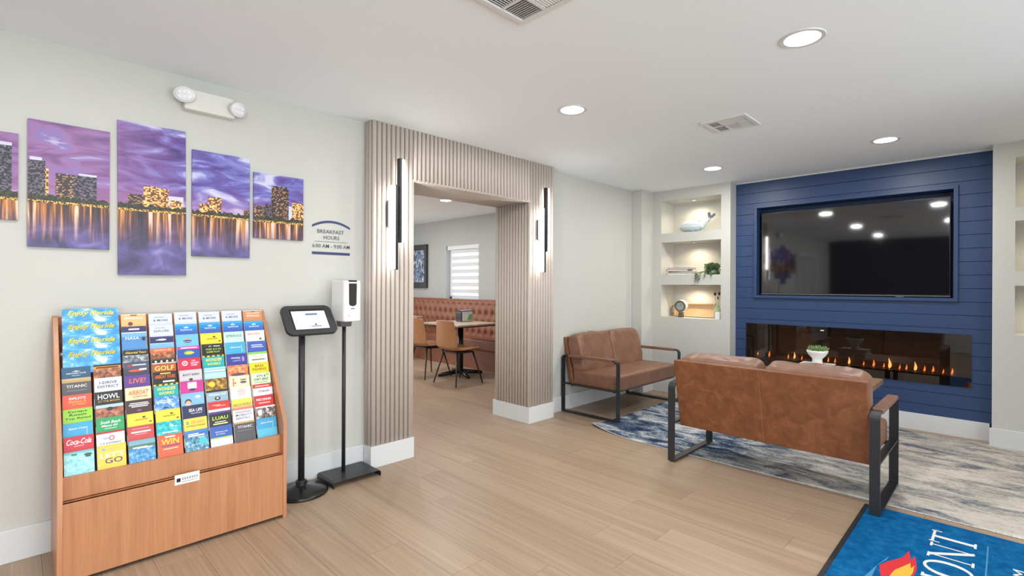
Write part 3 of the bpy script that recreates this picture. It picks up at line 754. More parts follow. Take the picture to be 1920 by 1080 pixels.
def win_mat(name, dark, lit, frac, sy=150, sz=190):
    m, nt, b = new_mat(name); b.inputs['Roughness'].default_value = .45
    g = nt.nodes.new('ShaderNodeNewGeometry'); mp = nt.nodes.new('ShaderNodeMapping'); mp.inputs['Scale'].default_value = (1, sy, sz); nt.links.new(g.outputs['Position'], mp.inputs[0])
    sn = nt.nodes.new('ShaderNodeVectorMath'); sn.operation = 'FLOOR'; nt.links.new(mp.outputs[0], sn.inputs[0])
    wn = nt.nodes.new('ShaderNodeTexWhiteNoise'); nt.links.new(sn.outputs[0], wn.inputs[0])
    r = nt.nodes.new('ShaderNodeValToRGB'); cr = r.color_ramp; cr.interpolation = 'CONSTANT'
    cr.elements[0].color = (*lin(dark), 1); cr.elements[1].position = 1 - frac; cr.elements[1].color = (*lin(lit), 1)
    e = cr.elements.new(1 - frac * .3); e.color = (*[min(1, v * 1.6) for v in lin(lit)], 1)
    nt.links.new(wn.outputs[0], r.inputs[0]); nt.links.new(r.outputs[0], b.inputs['Base Color']); return m
M_TOW = [win_mat('tower_dark', (36, 34, 48), (98, 90, 104), .4), win_mat('tower_warm', (110, 62, 40), (235, 175, 105), .55, 130, 150), win_mat('tower_brown', (52, 42, 48), (160, 118, 84), .3, 140, 170), pm('print_white', (205, 205, 225), .5, srgb=True), win_mat('shore_lights', (62, 48, 30), (240, 175, 80), .5, 220, 260), win_mat('shore_trees', (30, 36, 26), (60, 58, 34), .5, 150, 150)]
PAN = [(-.130, 1.782, .40, [(.35, .93, .0, .235, 0), (.66, .93, .235, .25, 3), (.0, .36, .0, .10, 2)]),
       (.202, 1.763, .60, [(.0, .20, .0, .185, 0), (.02, .16, .185, .20, 3), (.20, .24, .0, .15, 1), (.32, .54, .0, .135, 2), (.54, .83, .0, .135, 0), (.60, .83, .135, .145, 3)]),
       (.535, 1.737, .80, [(.36, .55, .0, .125, 1), (.55, .73, .0, .118, 1), (.14, .36, .0, .075, 2), (.73, .96, .03, .082, 3), (.75, .94, .0, .06, 1)]),
       (.865, 1.748, .60, [(.12, .26, .0, .06, 1), (.26, .49, .0, .105, 1), (.89, 1.0, .0, .05, 2)]),
       (1.188, 1.774, .40, [(.34, .69, .0, .205, 2), (.37, .66, .205, .218, 2), (.22, .34, .0, .10, 0), (.69, .80, .0, .10, 3), (.76, 1.0, .0, .125, 1), (.0, .22, .0, .085, 2)])]
PLAB = ['skyline panel cut by the left picture edge, first of the five', 'skyline panel with two dark office towers, second from left', 'tallest skyline panel, middle of the five over the brochure rack', 'skyline panel with small lit tower, second from right', 'small square-looking skyline panel with a round dark tower, rightmost']
for (yc, zc, hh, blds), lab in zip(PAN, PLAB):
    r = tag(empty('skyline_panel', (WL, yc, zc)), lab + ' ', 'wall art', 'five-piece skyline picture')
    r['label'] = lab
    r.rotation_euler = (.006 if abs(hh - .8) < .01 else 0, 0, 0)
    mb = MB().box(.001, .018, -.15, .15, -hh / 2, hh / 2)
    o = mb.build('panel', [M_SKYL], r)
    w0 = WATER - zc
    for i, (a, b_, c, d, mi) in enumerate(blds):
        MB().box(.018, .0184 + .0001 * i, -.15 + .3 * a, -.15 + .3 * b_, w0 + .012 + c, w0 + .012 + d).build('printed_building', M_TOW[mi], r)
    rr = random.Random(int(yc * 100))
    top = [(-.15 + .3 * k / 24, w0 + .022 + .02 * rr.random()) for k in range(25)]
    mb = MB(); mb.v = []
    mb.add([(.0196, y_, z_) for y_, z_ in top] + [(.0196, y_, w0 + .004) for y_, z_ in top], [(i, i + 1, 26 + i, 25 + i) for i in range(24)])
    mb.build('printed_trees', M_TOW[5], r)
    MB().box(.018, .0199, -.15, .15, w0 - .002, w0 + .010).build('printed_shore', M_TOW[4], r)

# breakfast hours sign: vinyl on the wall
sg = tag(empty('breakfast_sign', (WL, 1.537, 1.60)), 'navy and white breakfast hours lettering on the wall beside the surround', 'sign')
M_NV = pm('vinyl_navy', lin((52, 60, 108)), .5); M_GR = pm('vinyl_grey', (.10, .105, .13), .5)
mb = MB(); n = 24; ys = [-.134 + .268 * k / n for k in range(n + 1)]
arc = lambda y_, o: .088 + .036 * (1 - (y_ / .134) ** 2) - o
vs = [(.001, y_, arc(y_, 0)) for y_ in ys] + [(.001, y_, arc(y_, .016)) for y_ in ys] + [(.0022, y_, arc(y_, 0)) for y_ in ys] + [(.0022, y_, arc(y_, .016)) for y_ in ys]
N1 = n + 1
mb.add(vs, [(2 * N1 + i, 2 * N1 + i + 1, 3 * N1 + i + 1, 3 * N1 + i) for i in range(n)] + [(i, i + 1, 2 * N1 + i + 1, 2 * N1 + i) for i in range(n)] + [(N1 + i, N1 + i + 1, 3 * N1 + i + 1, 3 * N1 + i) for i in range(n)])
mb.build('arc_band', M_NV, sg)
vs = [(.0008, y_, arc(y_, .016)) for y_ in ys] + [(.0008, y_, -.093) for y_ in ys]
MB().box(.0005, .0022, -.134, .134, -.108, -.090).build('bottom_band', M_NV, sg)
MB().box(.0005, .002, -.115, .115, -.022, -.0195).build('rule', M_GR, sg)
text('BREAKFAST', M_GR, sg, (.0022, -.004, .048), .026, width=.19, bold=.012)
text('HOURS', M_GR, sg, (.0022, 0, .008), .026, width=.112, bold=.012)
text('6:00 AM - 9:00 AM', M_GR, sg, (.0022, 0, -.050), .026, width=.265, bold=.012)

# sconces on the surround
def sconce(y, z, label):
    r = tag(empty('wall_sconce', (PF + .017, y, z)), label, 'wall lamp', 'twin-tube wall sconces')
    MB().box(0, .022, -.060, .036, -.095, .095).build('backplate', pm('sconce_grey', (.08, .08, .085), .4), r, bevel=.004)
    MB().box(.022, .04, -.018, .018, -.06, .06).build('bracket', M_BLACK, r)
    for s, z0, z1 in ((1, -.205, .40), (-1, -.40, .205)):
        MB().box(.036, .072, min(s * .004, s * .026), max(s * .004, s * .026), z0, z1).build('bar_housing', M_BLACK, r, bevel=.002)
        MB().box(.038, .070, min(s * .026, s * .050), max(s * .026, s * .050), z0 + .004, z1 - .004).build('diffuser', M_TUBE, r, bevel=.006)
sconce(1.952, 1.798, 'twin-tube black wall sconce left of the dining opening')
sconce(3.553, 1.815, 'twin-tube black wall sconce right of the dining opening')

# ================================================================== BROCHURE RACK
SY0, SY1 = .137, 1.08
rk = tag(empty('brochure_rack', (-2.83, (SY0 + SY1) / 2, 0)), 'cherry veneer brochure rack filled with colourful leaflets against the left wall', 'brochure rack')
yc_ = (SY0 + SY1) / 2; hw = (SY1 - SY0) / 2
def rx(x): return x + 2.83
side = [(rx(-3.25), .0), (rx(-2.83), .0), (rx(-2.83), .525), (rx(-3.195), 1.128), (rx(-3.215), 1.134), (rx(-3.25), 1.134)]
for s in (-1, 1):
    a, b_ = sorted((s * hw, s * (hw - .019)))
    MB().prism(side, 'y', a, b_).build('side_panel', M_CHERRY, rk, bevel=.0015)
MB().box(rx(-2.855), rx(-2.835), -hw + .019, hw - .019, .018, .350).build('front_panel', M_CHERRY, rk, bevel=.001)
MB().box(rx(-2.892), rx(-2.872), -hw + .0195, hw - .0195, .354, .452).build('fascia', M_CHERRY, rk, bevel=.001)
MB().box(rx(-2.892), rx(-2.84), -hw + .0195, hw - .0195, .336, .350).build('fascia_shelf', M_CHERRY, rk)
MB().box(rx(-3.25), rx(-3.238), -hw + .019, hw - .019, .02, 1.128).build('back_panel', M_CHERRY, rk)
MB().box(rx(-3.20), rx(-2.90), -hw + .019, hw - .019, .0, .03).build('bottom_board', pm('kick_shade', (.03, .022, .018), .7), rk)  # near-black colour paints in the toe-kick shadow under the front panel
CLEAR = glassy('clear_acrylic', (.97, .98, .985), -.02, .06)
TILT = math.radians(15); NR = 11
def row_pos(i): return -3.165 + .0245 * i, 1.135 - .0586 * i
for i in range(NR):
    xt, zt = row_pos(i)
    dz = .094 if i == NR - 1 else .062
    xb = xt + dz * math.tan(TILT) + .010; zb = zt - dz
    MB().prism([(rx(xb), zb), (rx(xb + .002), zb), (rx(xb + .002 - .007), zb + .012), (rx(xb - .007), zb + .012)], 'y', -hw + .020, hw - .020).build('clear_lip', CLEAR, rk)
    MB().prism([(rx(xb - .018), zb - .004), (rx(xb + .002), zb - .004), (rx(xb + .002), zb - .001), (rx(xb - .018), zb - .001)], 'y', -hw + .020, hw - .020).build('clear_shelf', CLEAR, rk) if i < NR - 1 else None
CW = .1128; C0 = SY0 + .0205
for c in range(1, 8):
    if c == 1: z_top = 6
    for_rows = [(C0 + CW * c)]
    i0 = 4 if c == 1 else 0
    xa, za = row_pos(i0); xz, zz = row_pos(NR - 1)
    MB().prism([(rx(xa - .012), za - .03), (rx(xz - .005), zz - .03), (rx(xz - .02), zz - .13), (rx(xa - .04), za - .1)], 'y', C0 + CW * c - yc_ - .001, C0 + CW * c - yc_ + .001).build('divider', CLEAR, rk)
lb = MB().box(rx(-2.835), rx(-2.8335), -.052, .052, .320, .368).build('name_plate', M_WHITEP, rk); lb.location = (0, 0, 0)
lb.location = (0, .608 - yc_, 0)
MB().box(.0, .0004, -.044, -.028, -.010, .008).build('plate_mark', M_BLACKG, lb).location = (rx(-2.8335), 0, .343)
for k in range(7):
    MB().box(.0, .0004, -.022 + k * .010, -.016 + k * .010, -.006, .006).build('plate_glyph', pm('plate_grey', (.35, .35, .38), .5), lb).location = (rx(-2.8335), 0, .345)
MB().box(.0, .0004, -.024, .042, -.0015, .0015).build('plate_rule', MC['plate_grey'], lb).location = (rx(-2.8335), 0, .331)

PC = {}
def pc(c):
    if c not in PC: PC[c] = pm('print_%d_%d_%d' % c, c, .38, srgb=True)
    return PC[c]
def photo(name, *cols):
    n = len(cols); return ramp_noise('photo_' + name, [(.32 + .36 * k / max(1, n - 1), lin(c)) for k, c in enumerate(cols)], 60, rough=.4)
P_TEAL = photo('beach', (95, 190, 205), (160, 222, 228), (190, 232, 232))
P_RUST = photo('rust', (70, 45, 40), (165, 95, 70), (215, 150, 120))
P_GOLD = photo('gold', (60, 45, 30), (150, 105, 50), (240, 195, 60))
P_GREY = photo('grey', (40, 42, 48), (120, 128, 140), (215, 215, 220))
P_CROWD = photo('crowd', (20, 20, 24), (120, 100, 95), (240, 238, 235))
P_SKY = ramp_noise('photo_sky', [(.32, lin((40, 125, 200))), (.47, lin((66, 158, 218))), (.55, lin((95, 175, 228))), (.66, lin((238, 244, 250)))], 16, (1, 1, 1.4), rough=.4)
P_WATER = photo('water', (35, 95, 160), (70, 150, 205), (170, 205, 220))
P_SUN = photo('sunset', (160, 80, 90), (240, 130, 85), (255, 200, 120))
P_JUNG = photo('jungle', (50, 40, 30), (150, 90, 60), (225, 150, 110))
P_REEF = photo('reef', (30, 50, 70), (80, 150, 180), (210, 225, 230))
P_SILV = photo('silver', (190, 195, 205), (222, 226, 232), (240, 242, 246))
W_, K_, Y_, R_, NVY = (240, 240, 245), (22, 22, 26), (250, 215, 50), (208, 48, 52), (28, 34, 84)
# design: description, bands [(mm height, colour or material)], texts [(string, dy mm down, height mm, width mm, colour, shear, xoff mm)], rects [(x0,x1,z0,z1 mm, colour)]
D = {
 'enjoy': ('blue sky leaflet with yellow script', [(200, P_SKY)], [('Enjoy Florida', 26.5, 29, 172, (150, 160, 40), .35, 1.5), ('Enjoy Florida', 25, 29, 172, (250, 226, 50), .35, 0)], [(20, 76, 41, 43, W_)]),
 'cove': ('dark teal leaflet with white lettering', [(52, (28, 82, 118)), (9, (205, 175, 130)), (120, (28, 82, 118))], [('DISCOVERY COVE', 29, 6, 68, W_, 0, 0), ('ORLANDO', 39, 3.5, 30, W_, 0, 0)], [(-14, 14, 20, 21.5, W_), (-6, 6, 17, 20, W_)]),
 'titanic': ('charcoal leaflet with large white capitals', [(9, (196, 160, 96)), (160, (84, 80, 84))], [('TITANIC', 27, 13, 72, (225, 225, 225), 0, 0)], [(-35, 35, 46, 47, (180, 180, 180))]),
 'ripley': ('red-orange leaflet with white and yellow title', [(160, (228, 82, 62))], [("RIPLEY'S", 17, 11, 58, W_, .15, 0), ('Believe It', 31, 11, 62, (250, 180, 50), .3, 0), ('or Not!', 43, 9, 46, (250, 180, 50), .3, 5)], []),
 'escape': ('lime green leaflet with black lettering', [(160, (150, 205, 58))], [('Escape', 14, 11, 66, K_, 0, 0), ('Room', 27, 11, 58, K_, 0, 0), ('Top Rated', 44, 11, 88, K_, 0, 0)], []),
 'coast': ('sky blue leaflet with white script', [(58, (62, 160, 206)), (120, (90, 185, 215))], [('Space Coast', 26, 10, 66, W_, .4, 0)], [(30, 31.2, 30, 58, W_)]),
 'coke': ('red leaflet with white script', [(160, (200, 44, 56))], [('Coca-Cola', 24, 24, 84, W_, .35, 0), ('ORLANDO', 43, 4, 34, W_, 0, 0)], []),
 'beach': ('pale aqua beach leaflet with palm leaves', [(10, (120, 190, 200)), (160, P_TEAL)], [], [(16, 44, 14, 26, (40, 92, 60)), (22, 40, 26, 31, (30, 70, 48)), (-26, -8, 10, 17, (60, 120, 84))]),
 'carib': ('black leaflet with orange banner over photo', [(8, K_), (12, (235, 150, 40)), (140, P_JUNG)], [], [(-42, 42, 11, 18, (70, 40, 20))]),
 'idrive': ('white leaflet with dark blue capitals', [(160, (226, 228, 240))], [('I-DRIVE', 23, 13, 66, NVY, 0, 0), ('DISTRICT', 42, 13, 78, NVY, 0, 0)], []),
 'howl': ('black leaflet with bold white capitals', [(160, (30, 26, 26))], [('HOWL', 24, 24, 80, W_, 0, 0), ('AT THE MOON', 45, 8, 80, (215, 165, 90), 0, 0)], []),
 'ride': ('desert photo leaflet with a dark rider', [(14, (180, 205, 212)), (140, P_RUST)], [], [(-12, 14, 12, 30, (52, 44, 44)), (-4, 22, 18, 24, (40, 34, 34))]),
 'green': ('green leaflet with white script', [(160, (42, 158, 92))], [('South Beach', 22, 13, 74, W_, .3, 0), ('Miami 83', 38, 10, 60, W_, .3, -4)], [(-22, 22, 50, 52, W_)]),
 'express': ('white leaflet with red band and emblem', [(9, (190, 44, 48)), (160, (232, 232, 240))], [('I-4 EXPRESS', 53, 7, 74, NVY, 0, 0)], [(-30, -8, 27, 29, (70, 70, 110)), (-26, -8, 32, 34, (70, 70, 110)), (-7, 15, 20, 42, (205, 90, 110)), (-2, 10, 25, 37, W_)]),
 'letsgo': ('golden yellow leaflet with big white lettering', [(160, (244, 200, 72))], [("LET'S", 46, 21, 84, (250, 245, 235), 0, 0), ('GO', 71, 24, 64, (60, 60, 110), 0, 6)], [(-38, -22, 14, 24, (110, 180, 210)), (-18, 36, 16, 22, (222, 186, 110))]),
 'springs': ('peach leaflet with white capitals', [(4, (228, 215, 200)), (160, (236, 182, 120))], [('SPRINGS', 21, 11, 76, W_, 0, 0)], [(-14, 14, 3, 9, (150, 84, 44)), (-24, -4, 40, 60, (120, 62, 50))]),
 'nasa': ('navy and light blue space leaflet', [(30, (46, 48, 100)), (4, W_), (20, (110, 175, 220)), (120, (80, 140, 200))], [('NASA', 60, 15, 56, W_, 0, -8)], [(-22, 22, 11, 19, (225, 225, 235)), (30, 46, 56, 76, (70, 50, 50))]),
 'space': ('navy leaflet with a silver oval emblem', [(34, (46, 48, 100)), (4, (170, 205, 235)), (120, (120, 180, 222))], [], [(-20, 20, 12, 22, (225, 225, 235)), (-26, 14, 16, 20, (225, 225, 235))]),
 'hist': ('black leaflet with yellow script over photo', [(26, K_), (130, P_GREY)], [('Historical Tours', 13, 11, 84, (240, 210, 70), .3, 0)], []),
 'speed': ('slate leaflet with a red and white stripe', [(34, (72, 80, 100)), (130, (60, 62, 78))], [], [(-36, -16, 13, 20, R_), (-16, 38, 12, 17, W_), (-34, 30, 36, 48, (225, 80, 60)), (10, 40, 34, 42, W_)]),
 'live': ('purple leaflet with orange bubble lettering', [(160, (92, 58, 140))], [('LIVE!', 27, 24, 66, (240, 120, 80), .1, 0)], []),
 'airboat': ('cream leaflet with rust lettering', [(160, (240, 212, 172))], [('AIRBOAT', 26, 22, 82, (205, 105, 35), .3, 0), ('ADVENTURES', 46, 7, 60, (120, 60, 30), .2, 6)], []),
 'brown': ('dark brown leaflet with lines of white text', [(160, (70, 42, 44))], [], [(-36, 36, 14, 18, W_), (-40, 40, 22, 26, W_), (-30, 34, 30, 34, W_), (-10, 10, 46, 56, (150, 60, 140))]),
 'lego': ('plain yellow leaflet with small dark title', [(160, (248, 212, 62))], [('LEGOLAND', 32, 7, 52, (70, 60, 30), 0, 4)], [(8, 20, 18, 26, (90, 78, 30)), (34, 44, 44, 50, (60, 50, 30))]),
 'red': ('brick red leaflet with pale capitals', [(160, (196, 70, 70))], [], [(-34, 34, 12, 14, (240, 200, 200)), (-38, 38, 25, 32, W_), (-24, 24, 38, 40, (240, 200, 200))]),
 'sea': ('blue seaside leaflet with a white script line', [(22, (120, 170, 190)), (14, (80, 120, 100)), (160, P_WATER)], [], [(-36, 20, 32, 38, W_), (-18, 40, 36, 40, W_)]),
 'more': ('pale lilac leaflet with grey capitals', [(160, (208, 212, 230))], [('& MORE', 36, 11, 64, (92, 100, 130), 0, 0)], [(-28, 16, 18, 21, (140, 146, 170))]),
 'explore': ('pale lilac leaflet with the word explore', [(160, (208, 212, 230))], [('EXPLORE', 34, 11, 64, (92, 100, 130), 0, 0)], [(-28, 16, 16, 19, (140, 146, 170))]),
 'island': ('orange-lettered brown adventure leaflet', [(22, (224, 100, 55)), (30, P_JUNG), (100, (90, 70, 50))], [('ADVENTURE', 10, 9, 74, (250, 215, 170), 0, 0)], []),
 'golf': ('striped leaflet with cream golf lettering', [(14, K_), (4, W_), (140, (176, 84, 40))], [('GOLF', 42, 24, 82, (250, 225, 130), 0, 0)], [(-40, -30, 2, 12, W_), (-16, -6, 2, 12, W_), (8, 18, 2, 12, W_), (32, 42, 2, 12, W_)]),
 'tours': ('black leaflet with orange and yellow title', [(160, (34, 30, 28))], [('AIRBOAT TOURS', 25, 18, 86, (240, 110, 40), .15, 0)], [(-20, 24, 6, 12, (240, 210, 60)), (-10, 40, 46, 54, (220, 225, 225))]),
 'wonder': ('teal leaflet with yellow and black hazard stripe', [(8, (245, 205, 50)), (150, (20, 168, 172))], [('WONDER', 25, 17, 78, (252, 226, 60), .1, 0), ('WORKS', 47, 14, 64, (252, 226, 60), .1, 0)], [(-42, -30, 0.5, 7.5, K_), (-18, -6, 0.5, 7.5, K_), (6, 18, 0.5, 7.5, K_), (30, 42, 0.5, 7.5, K_)]),
 'cloud': ('sky photo leaflet with white script lines', [(160, photo('blue2', (50, 120, 195), (90, 150, 215), (225, 235, 245)))], [], [(-26, 26, 18, 21, W_), (-30, 22, 27, 31, W_), (-16, 4, 52, 58, (50, 50, 60))]),
 'turq': ('turquoise leaflet with white swirl', [(160, photo('turq', (0, 150, 165), (20, 185, 195), (120, 220, 225)))], [], [(2, 16, 18, 24, W_), (8, 34, 26, 29, W_), (-30, 36, 50, 55, W_)]),
 'win': ('orange-red leaflet with big yellow win lettering', [(160, (240, 96, 56))], [('WIN', 34, 27, 72, (250, 212, 60), .1, 0)], [(-22, 20, 8, 15, W_), (-38, 40, 51, 57, (120, 60, 120)), (-30, 30, 66, 70, (255, 220, 190))]),
 'seaw': ('blue gradient leaflet with white emblem', [(14, (52, 160, 215)), (16, (40, 132, 205)), (14, (48, 108, 190)), (120, (60, 95, 175))], [('SeaWorld', 32, 8, 54, W_, .1, 0)], [(-12, 12, 19, 22, W_), (-6, 6, 15, 19, W_)]),
 'aqua': ('light blue leaflet with dark oval emblem', [(160, (112, 186, 226))], [('AQUATICA', 40, 6, 46, (240, 240, 245), 0, 0)], [(-22, 22, 30, 46, (40, 60, 110)), (-10, 10, 20, 30, (235, 150, 60))]),
 'candy': ('magenta and blue leaflet with green blob', [(16, (220, 50, 140)), (140, (45, 88, 170))], [], [(-36, 40, 5, 11, W_), (-22, 22, 24, 46, (150, 190, 70)), (-14, 26, 30, 40, (245, 205, 70))]),
 'game': ('crimson leaflet with white round emblem', [(160, (206, 38, 74))], [('THE', 16, 7, 18, W_, 0, 18), ('ESCAPE', 27, 8, 36, W_, 0, 24), ('GAME', 38, 8, 28, W_, 0, 20)], [(-34, -8, 14, 40, W_), (-29, -13, 19, 35, (206, 38, 74)), (-24, -18, 24, 30, W_)]),
 'boot': ('grey leaflet with black boot lettering', [(160, (202, 196, 200))], [('BOOT BARN', 25, 11, 72, K_, 0, 0)], [(-10, 8, 44, 58, (60, 50, 55))]),
 'magenta': ('magenta leaflet with white square', [(160, (200, 50, 140))], [], [(-20, 20, 8, 40, W_), (-14, 14, 40, 52, (50, 45, 60))]),
 'face': ('light blue leaflet with a smiling face photo', [(160, (130, 180, 228))], [], [(-36, -6, 30, 62, (60, 42, 36)), (-34, -8, 38, 74, (232, 178, 150)), (10, 36, 14, 30, (205, 225, 245)), (-30, -12, 60, 63, W_)]),
 'sealife': ('navy leaflet with white capitals', [(160, (36, 40, 78))], [('SEA LIFE', 26, 16, 60, W_, 0, 6)], [(-16, 34, 40, 43, (200, 200, 215))]),
 'yellowm': ('yellow leaflet with orange and green letters', [(160, (248, 210, 80))], [('ORLANDO', 22, 15, 62, (240, 140, 90), 0, 10), ('ATTRACTIONS', 40, 9, 84, (80, 66, 30), 0, 0)], [(-42, -28, 12, 32, (120, 180, 110))]),
 'parks': ('blue leaflet with white headline over photos', [(12, (70, 130, 200)), (22, (60, 110, 190)), (140, P_REEF)], [], [(-38, 8, 16, 21, W_), (-38, 34, 24, 31, W_), (8, 44, 40, 76, (70, 190, 200))]),
 'freeplay': ('black leaflet with lime free play lettering', [(160, (28, 30, 28))], [('FREE $10 IN', 30, 10, 72, (190, 220, 70), 0, 4), ('GAME PLAY', 44, 9, 66, (190, 220, 70), 0, 2)], [(-20, -4, 8, 18, (120, 130, 190)), (4, 36, 11, 16, (190, 200, 210))]),
 'stripe': ('pale leaflet with aqua stripes', [(8, (200, 225, 230)), (6, (130, 195, 205)), (8, (225, 235, 238)), (6, (120, 185, 195)), (140, (180, 215, 220))], [], [(-30, 26, 16, 18, W_)]),
 'gold': ('golden treasure photo leaflet', [(160, P_GOLD)], [], [(-36, -6, 16, 44, (245, 200, 50))]),
 'minig': ('slate leaflet with pale golf script', [(10, K_), (140, (150, 175, 190))], [('Adventure Golf', 22, 12, 84, (235, 240, 240), .25, 0)], [(-14, 14, 34, 54, (30, 30, 34)), (-6, 6, 38, 48, (235, 235, 235))]),
 'redscript': ('red leaflet with script above a white strip', [(40, (208, 52, 46)), (12, W_), (120, (90, 60, 140))], [], [(-30, 6, 16, 20, (250, 190, 170)), (-14, 30, 22, 25, (250, 190, 170))]),
 'luau': ('black leaflet with lime luau lettering', [(160, (36, 34, 36))], [('LUAU', 22, 18, 74, (205, 230, 50), .05, 0)], [(-26, 26, 40, 44, (225, 225, 215)), (-34, 34, 49, 55, (240, 235, 150))]),
 'getaway': ('royal blue leaflet with white and green foot', [(58, (56, 92, 172)), (8, (170, 210, 120)), (120, (228, 230, 238))], [('GETAWAY FOR', 31, 6, 58, W_, 0, 0), ('BY YOUR', 42, 6, 40, W_, 0, -4)], []),
 'greenl': ('pale leaflet with green block lettering', [(160, (196, 222, 224))], [('SPRINGS', 24, 15, 82, (80, 150, 60), 0, 0)], [(0, 40, 42, 44, (150, 180, 180))]),
 'script2': ('aqua blue leaflet with slim white script', [(160, (70, 168, 208))], [('Discover', 28, 9, 56, W_, .4, 0)], [(30, 31.4, 20, 56, W_)]),
 'night': ('indigo leaflet with pale evening lettering', [(160, (58, 62, 148))], [('Holiday', 24, 13, 46, W_, 0, -4), ('LIGHTS', 39, 8, 40, (170, 200, 240), 0, 0)], [(26, 40, 16, 46, (170, 130, 200))]),
 'sunset': ('coral sunset photo leaflet', [(160, P_SUN)], [], [(-40, 40, 44, 60, (110, 70, 84)), (-36, 36, 12, 15, (250, 190, 120))]),
 'zoo': ('cream leaflet with orange giraffe shape', [(160, (244, 224, 186))], [], [(-34, -28, 12, 56, (220, 120, 50)), (-28, -16, 34, 44, (220, 120, 50)), (4, 34, 20, 26, (90, 80, 80)), (2, 36, 30, 44, (100, 90, 90))]),
 'pinkl': ('white leaflet with pink text lines', [(160, (240, 234, 228))], [], [(-14, 22, 12, 15, (230, 140, 130)), (-18, 24, 20, 24, (230, 140, 130)), (-14, 20, 30, 33, (230, 140, 130)), (-14, 20, 39, 42, (230, 140, 130))]),
 'tropic': ('yellow leaflet with green and orange lettering', [(26, (246, 222, 84)), (20, (245, 190, 110)), (100, (235, 130, 110))], [('BEACH WORLD', 32, 16, 88, (120, 160, 60), .1, 0)], []),
 'mobility': ('white leaflet with dark purple capitals', [(160, (238, 238, 244))], [('MOBILITY', 28, 12, 80, (66, 52, 92), 0, 2), ('RENTALS', 45, 12, 70, (66, 52, 92), 0, -2)], [(-40, 40, 10, 15, (150, 140, 170))]),
 'springs2': ('peach and brown leaflet with pale springs title', [(3, (240, 225, 210)), (160, (206, 140, 98))], [('SPRINGS', 32, 12, 70, (248, 232, 215), 0, 0)], [(-12, 12, 5, 9, (130, 74, 44)), (-36, 36, 12, 20, (228, 190, 160))]),
 'orangel': ('white leaflet with orange block letters', [(160, (226, 230, 236))], [('BIKE RIDE', 20, 14, 66, (232, 138, 80), 0, -6)], [(20, 34, 44, 56, (120, 80, 60)), (30, 42, 12, 30, (190, 225, 230))]),
 'royal': ('royal blue leaflet with pale text lines', [(160, (62, 92, 178))], [], [(-30, 28, 20, 26, (200, 210, 240)), (-30, 34, 31, 36, (200, 210, 240))]),
 'leafy': ('cream leaflet with green top band', [(14, (140, 200, 80)), (140, (232, 232, 214))], [], [(-26, 26, 24, 28, (190, 190, 170)), (-34, 36, 42, 48, (90, 100, 60))]),
 'bass': ('bright yellow leaflet with dark fishing capitals', [(160, (248, 210, 30))], [('BASS', 19, 14, 46, (70, 66, 30), 0, 0), ('FISHING', 38, 14, 74, (70, 66, 30), 0, 0)], []),
 'atv': ('pale green leaflet with dark dirt bike lettering', [(160, (216, 230, 200))], [('ATV &', 18, 12, 50, (50, 56, 44), .1, 0), ('DIRT BIKE', 36, 13, 76, (50, 56, 44), .1, 0)], [(24, 44, 4, 18, (160, 210, 80)), (-36, 30, 50, 54, (140, 180, 90))]),
 'redband': ('white leaflet with a red band and dark script', [(22, (206, 50, 44)), (140, (232, 228, 230))], [('Orlando', 40, 13, 58, (100, 90, 100), .35, 4)], [(-40, 34, 9, 14, (250, 215, 205))]),
 'dinner': ('red leaflet with white free dinner lettering', [(160, (208, 44, 48))], [('FREE DINNER', 22, 12, 80, W_, 0, 0)], [(-28, 32, 38, 44, (245, 190, 180))]),
 'crowd': ('black and white crowd photo leaflet', [(8, W_), (150, P_CROWD)], [], [(-42, -20, 14, 50, (235, 235, 232))]),
}
COLS = [
 [None] * 4 + ['cove', 'titanic', 'ripley', 'escape', 'coast', 'coke', 'beach'],
 [None] * 4 + ['carib', 'idrive', 'howl', 'ride', 'green', 'express', 'letsgo'],
 ['springs', 'nasa', None, 'hist', 'speed', 'live', 'airboat', 'brown', 'lego', 'red', 'sea'],
 ['more', 'explore', 'space', 'island', 'golf', 'tours', 'wonder', 'cloud', 'lego', 'turq', 'win'],
 ['more', 'seaw', 'aqua', 'candy', 'game', 'boot', 'magenta', 'face', 'sealife', 'yellowm', 'parks'],
 ['more', 'seaw', 'lego', 'freeplay', 'wonder', 'stripe', 'gold', 'minig', 'redscript', 'luau', 'getaway'],
 ['more', 'seaw', 'greenl', 'script2', 'night', 'sunset', 'zoo', 'pinkl', 'tropic', 'mobility', 'titanic'],
 ['springs2', 'seaw', 'orangel', 'royal', 'leafy', 'bass', 'atv', 'redband', 'dinner', 'crowd', 'coast']]
ORD = ['first', 'second', 'third', 'fourth', 'fifth', 'sixth', 'seventh', 'eighth', 'ninth', 'tenth', 'eleventh']
rb = random.Random(21)
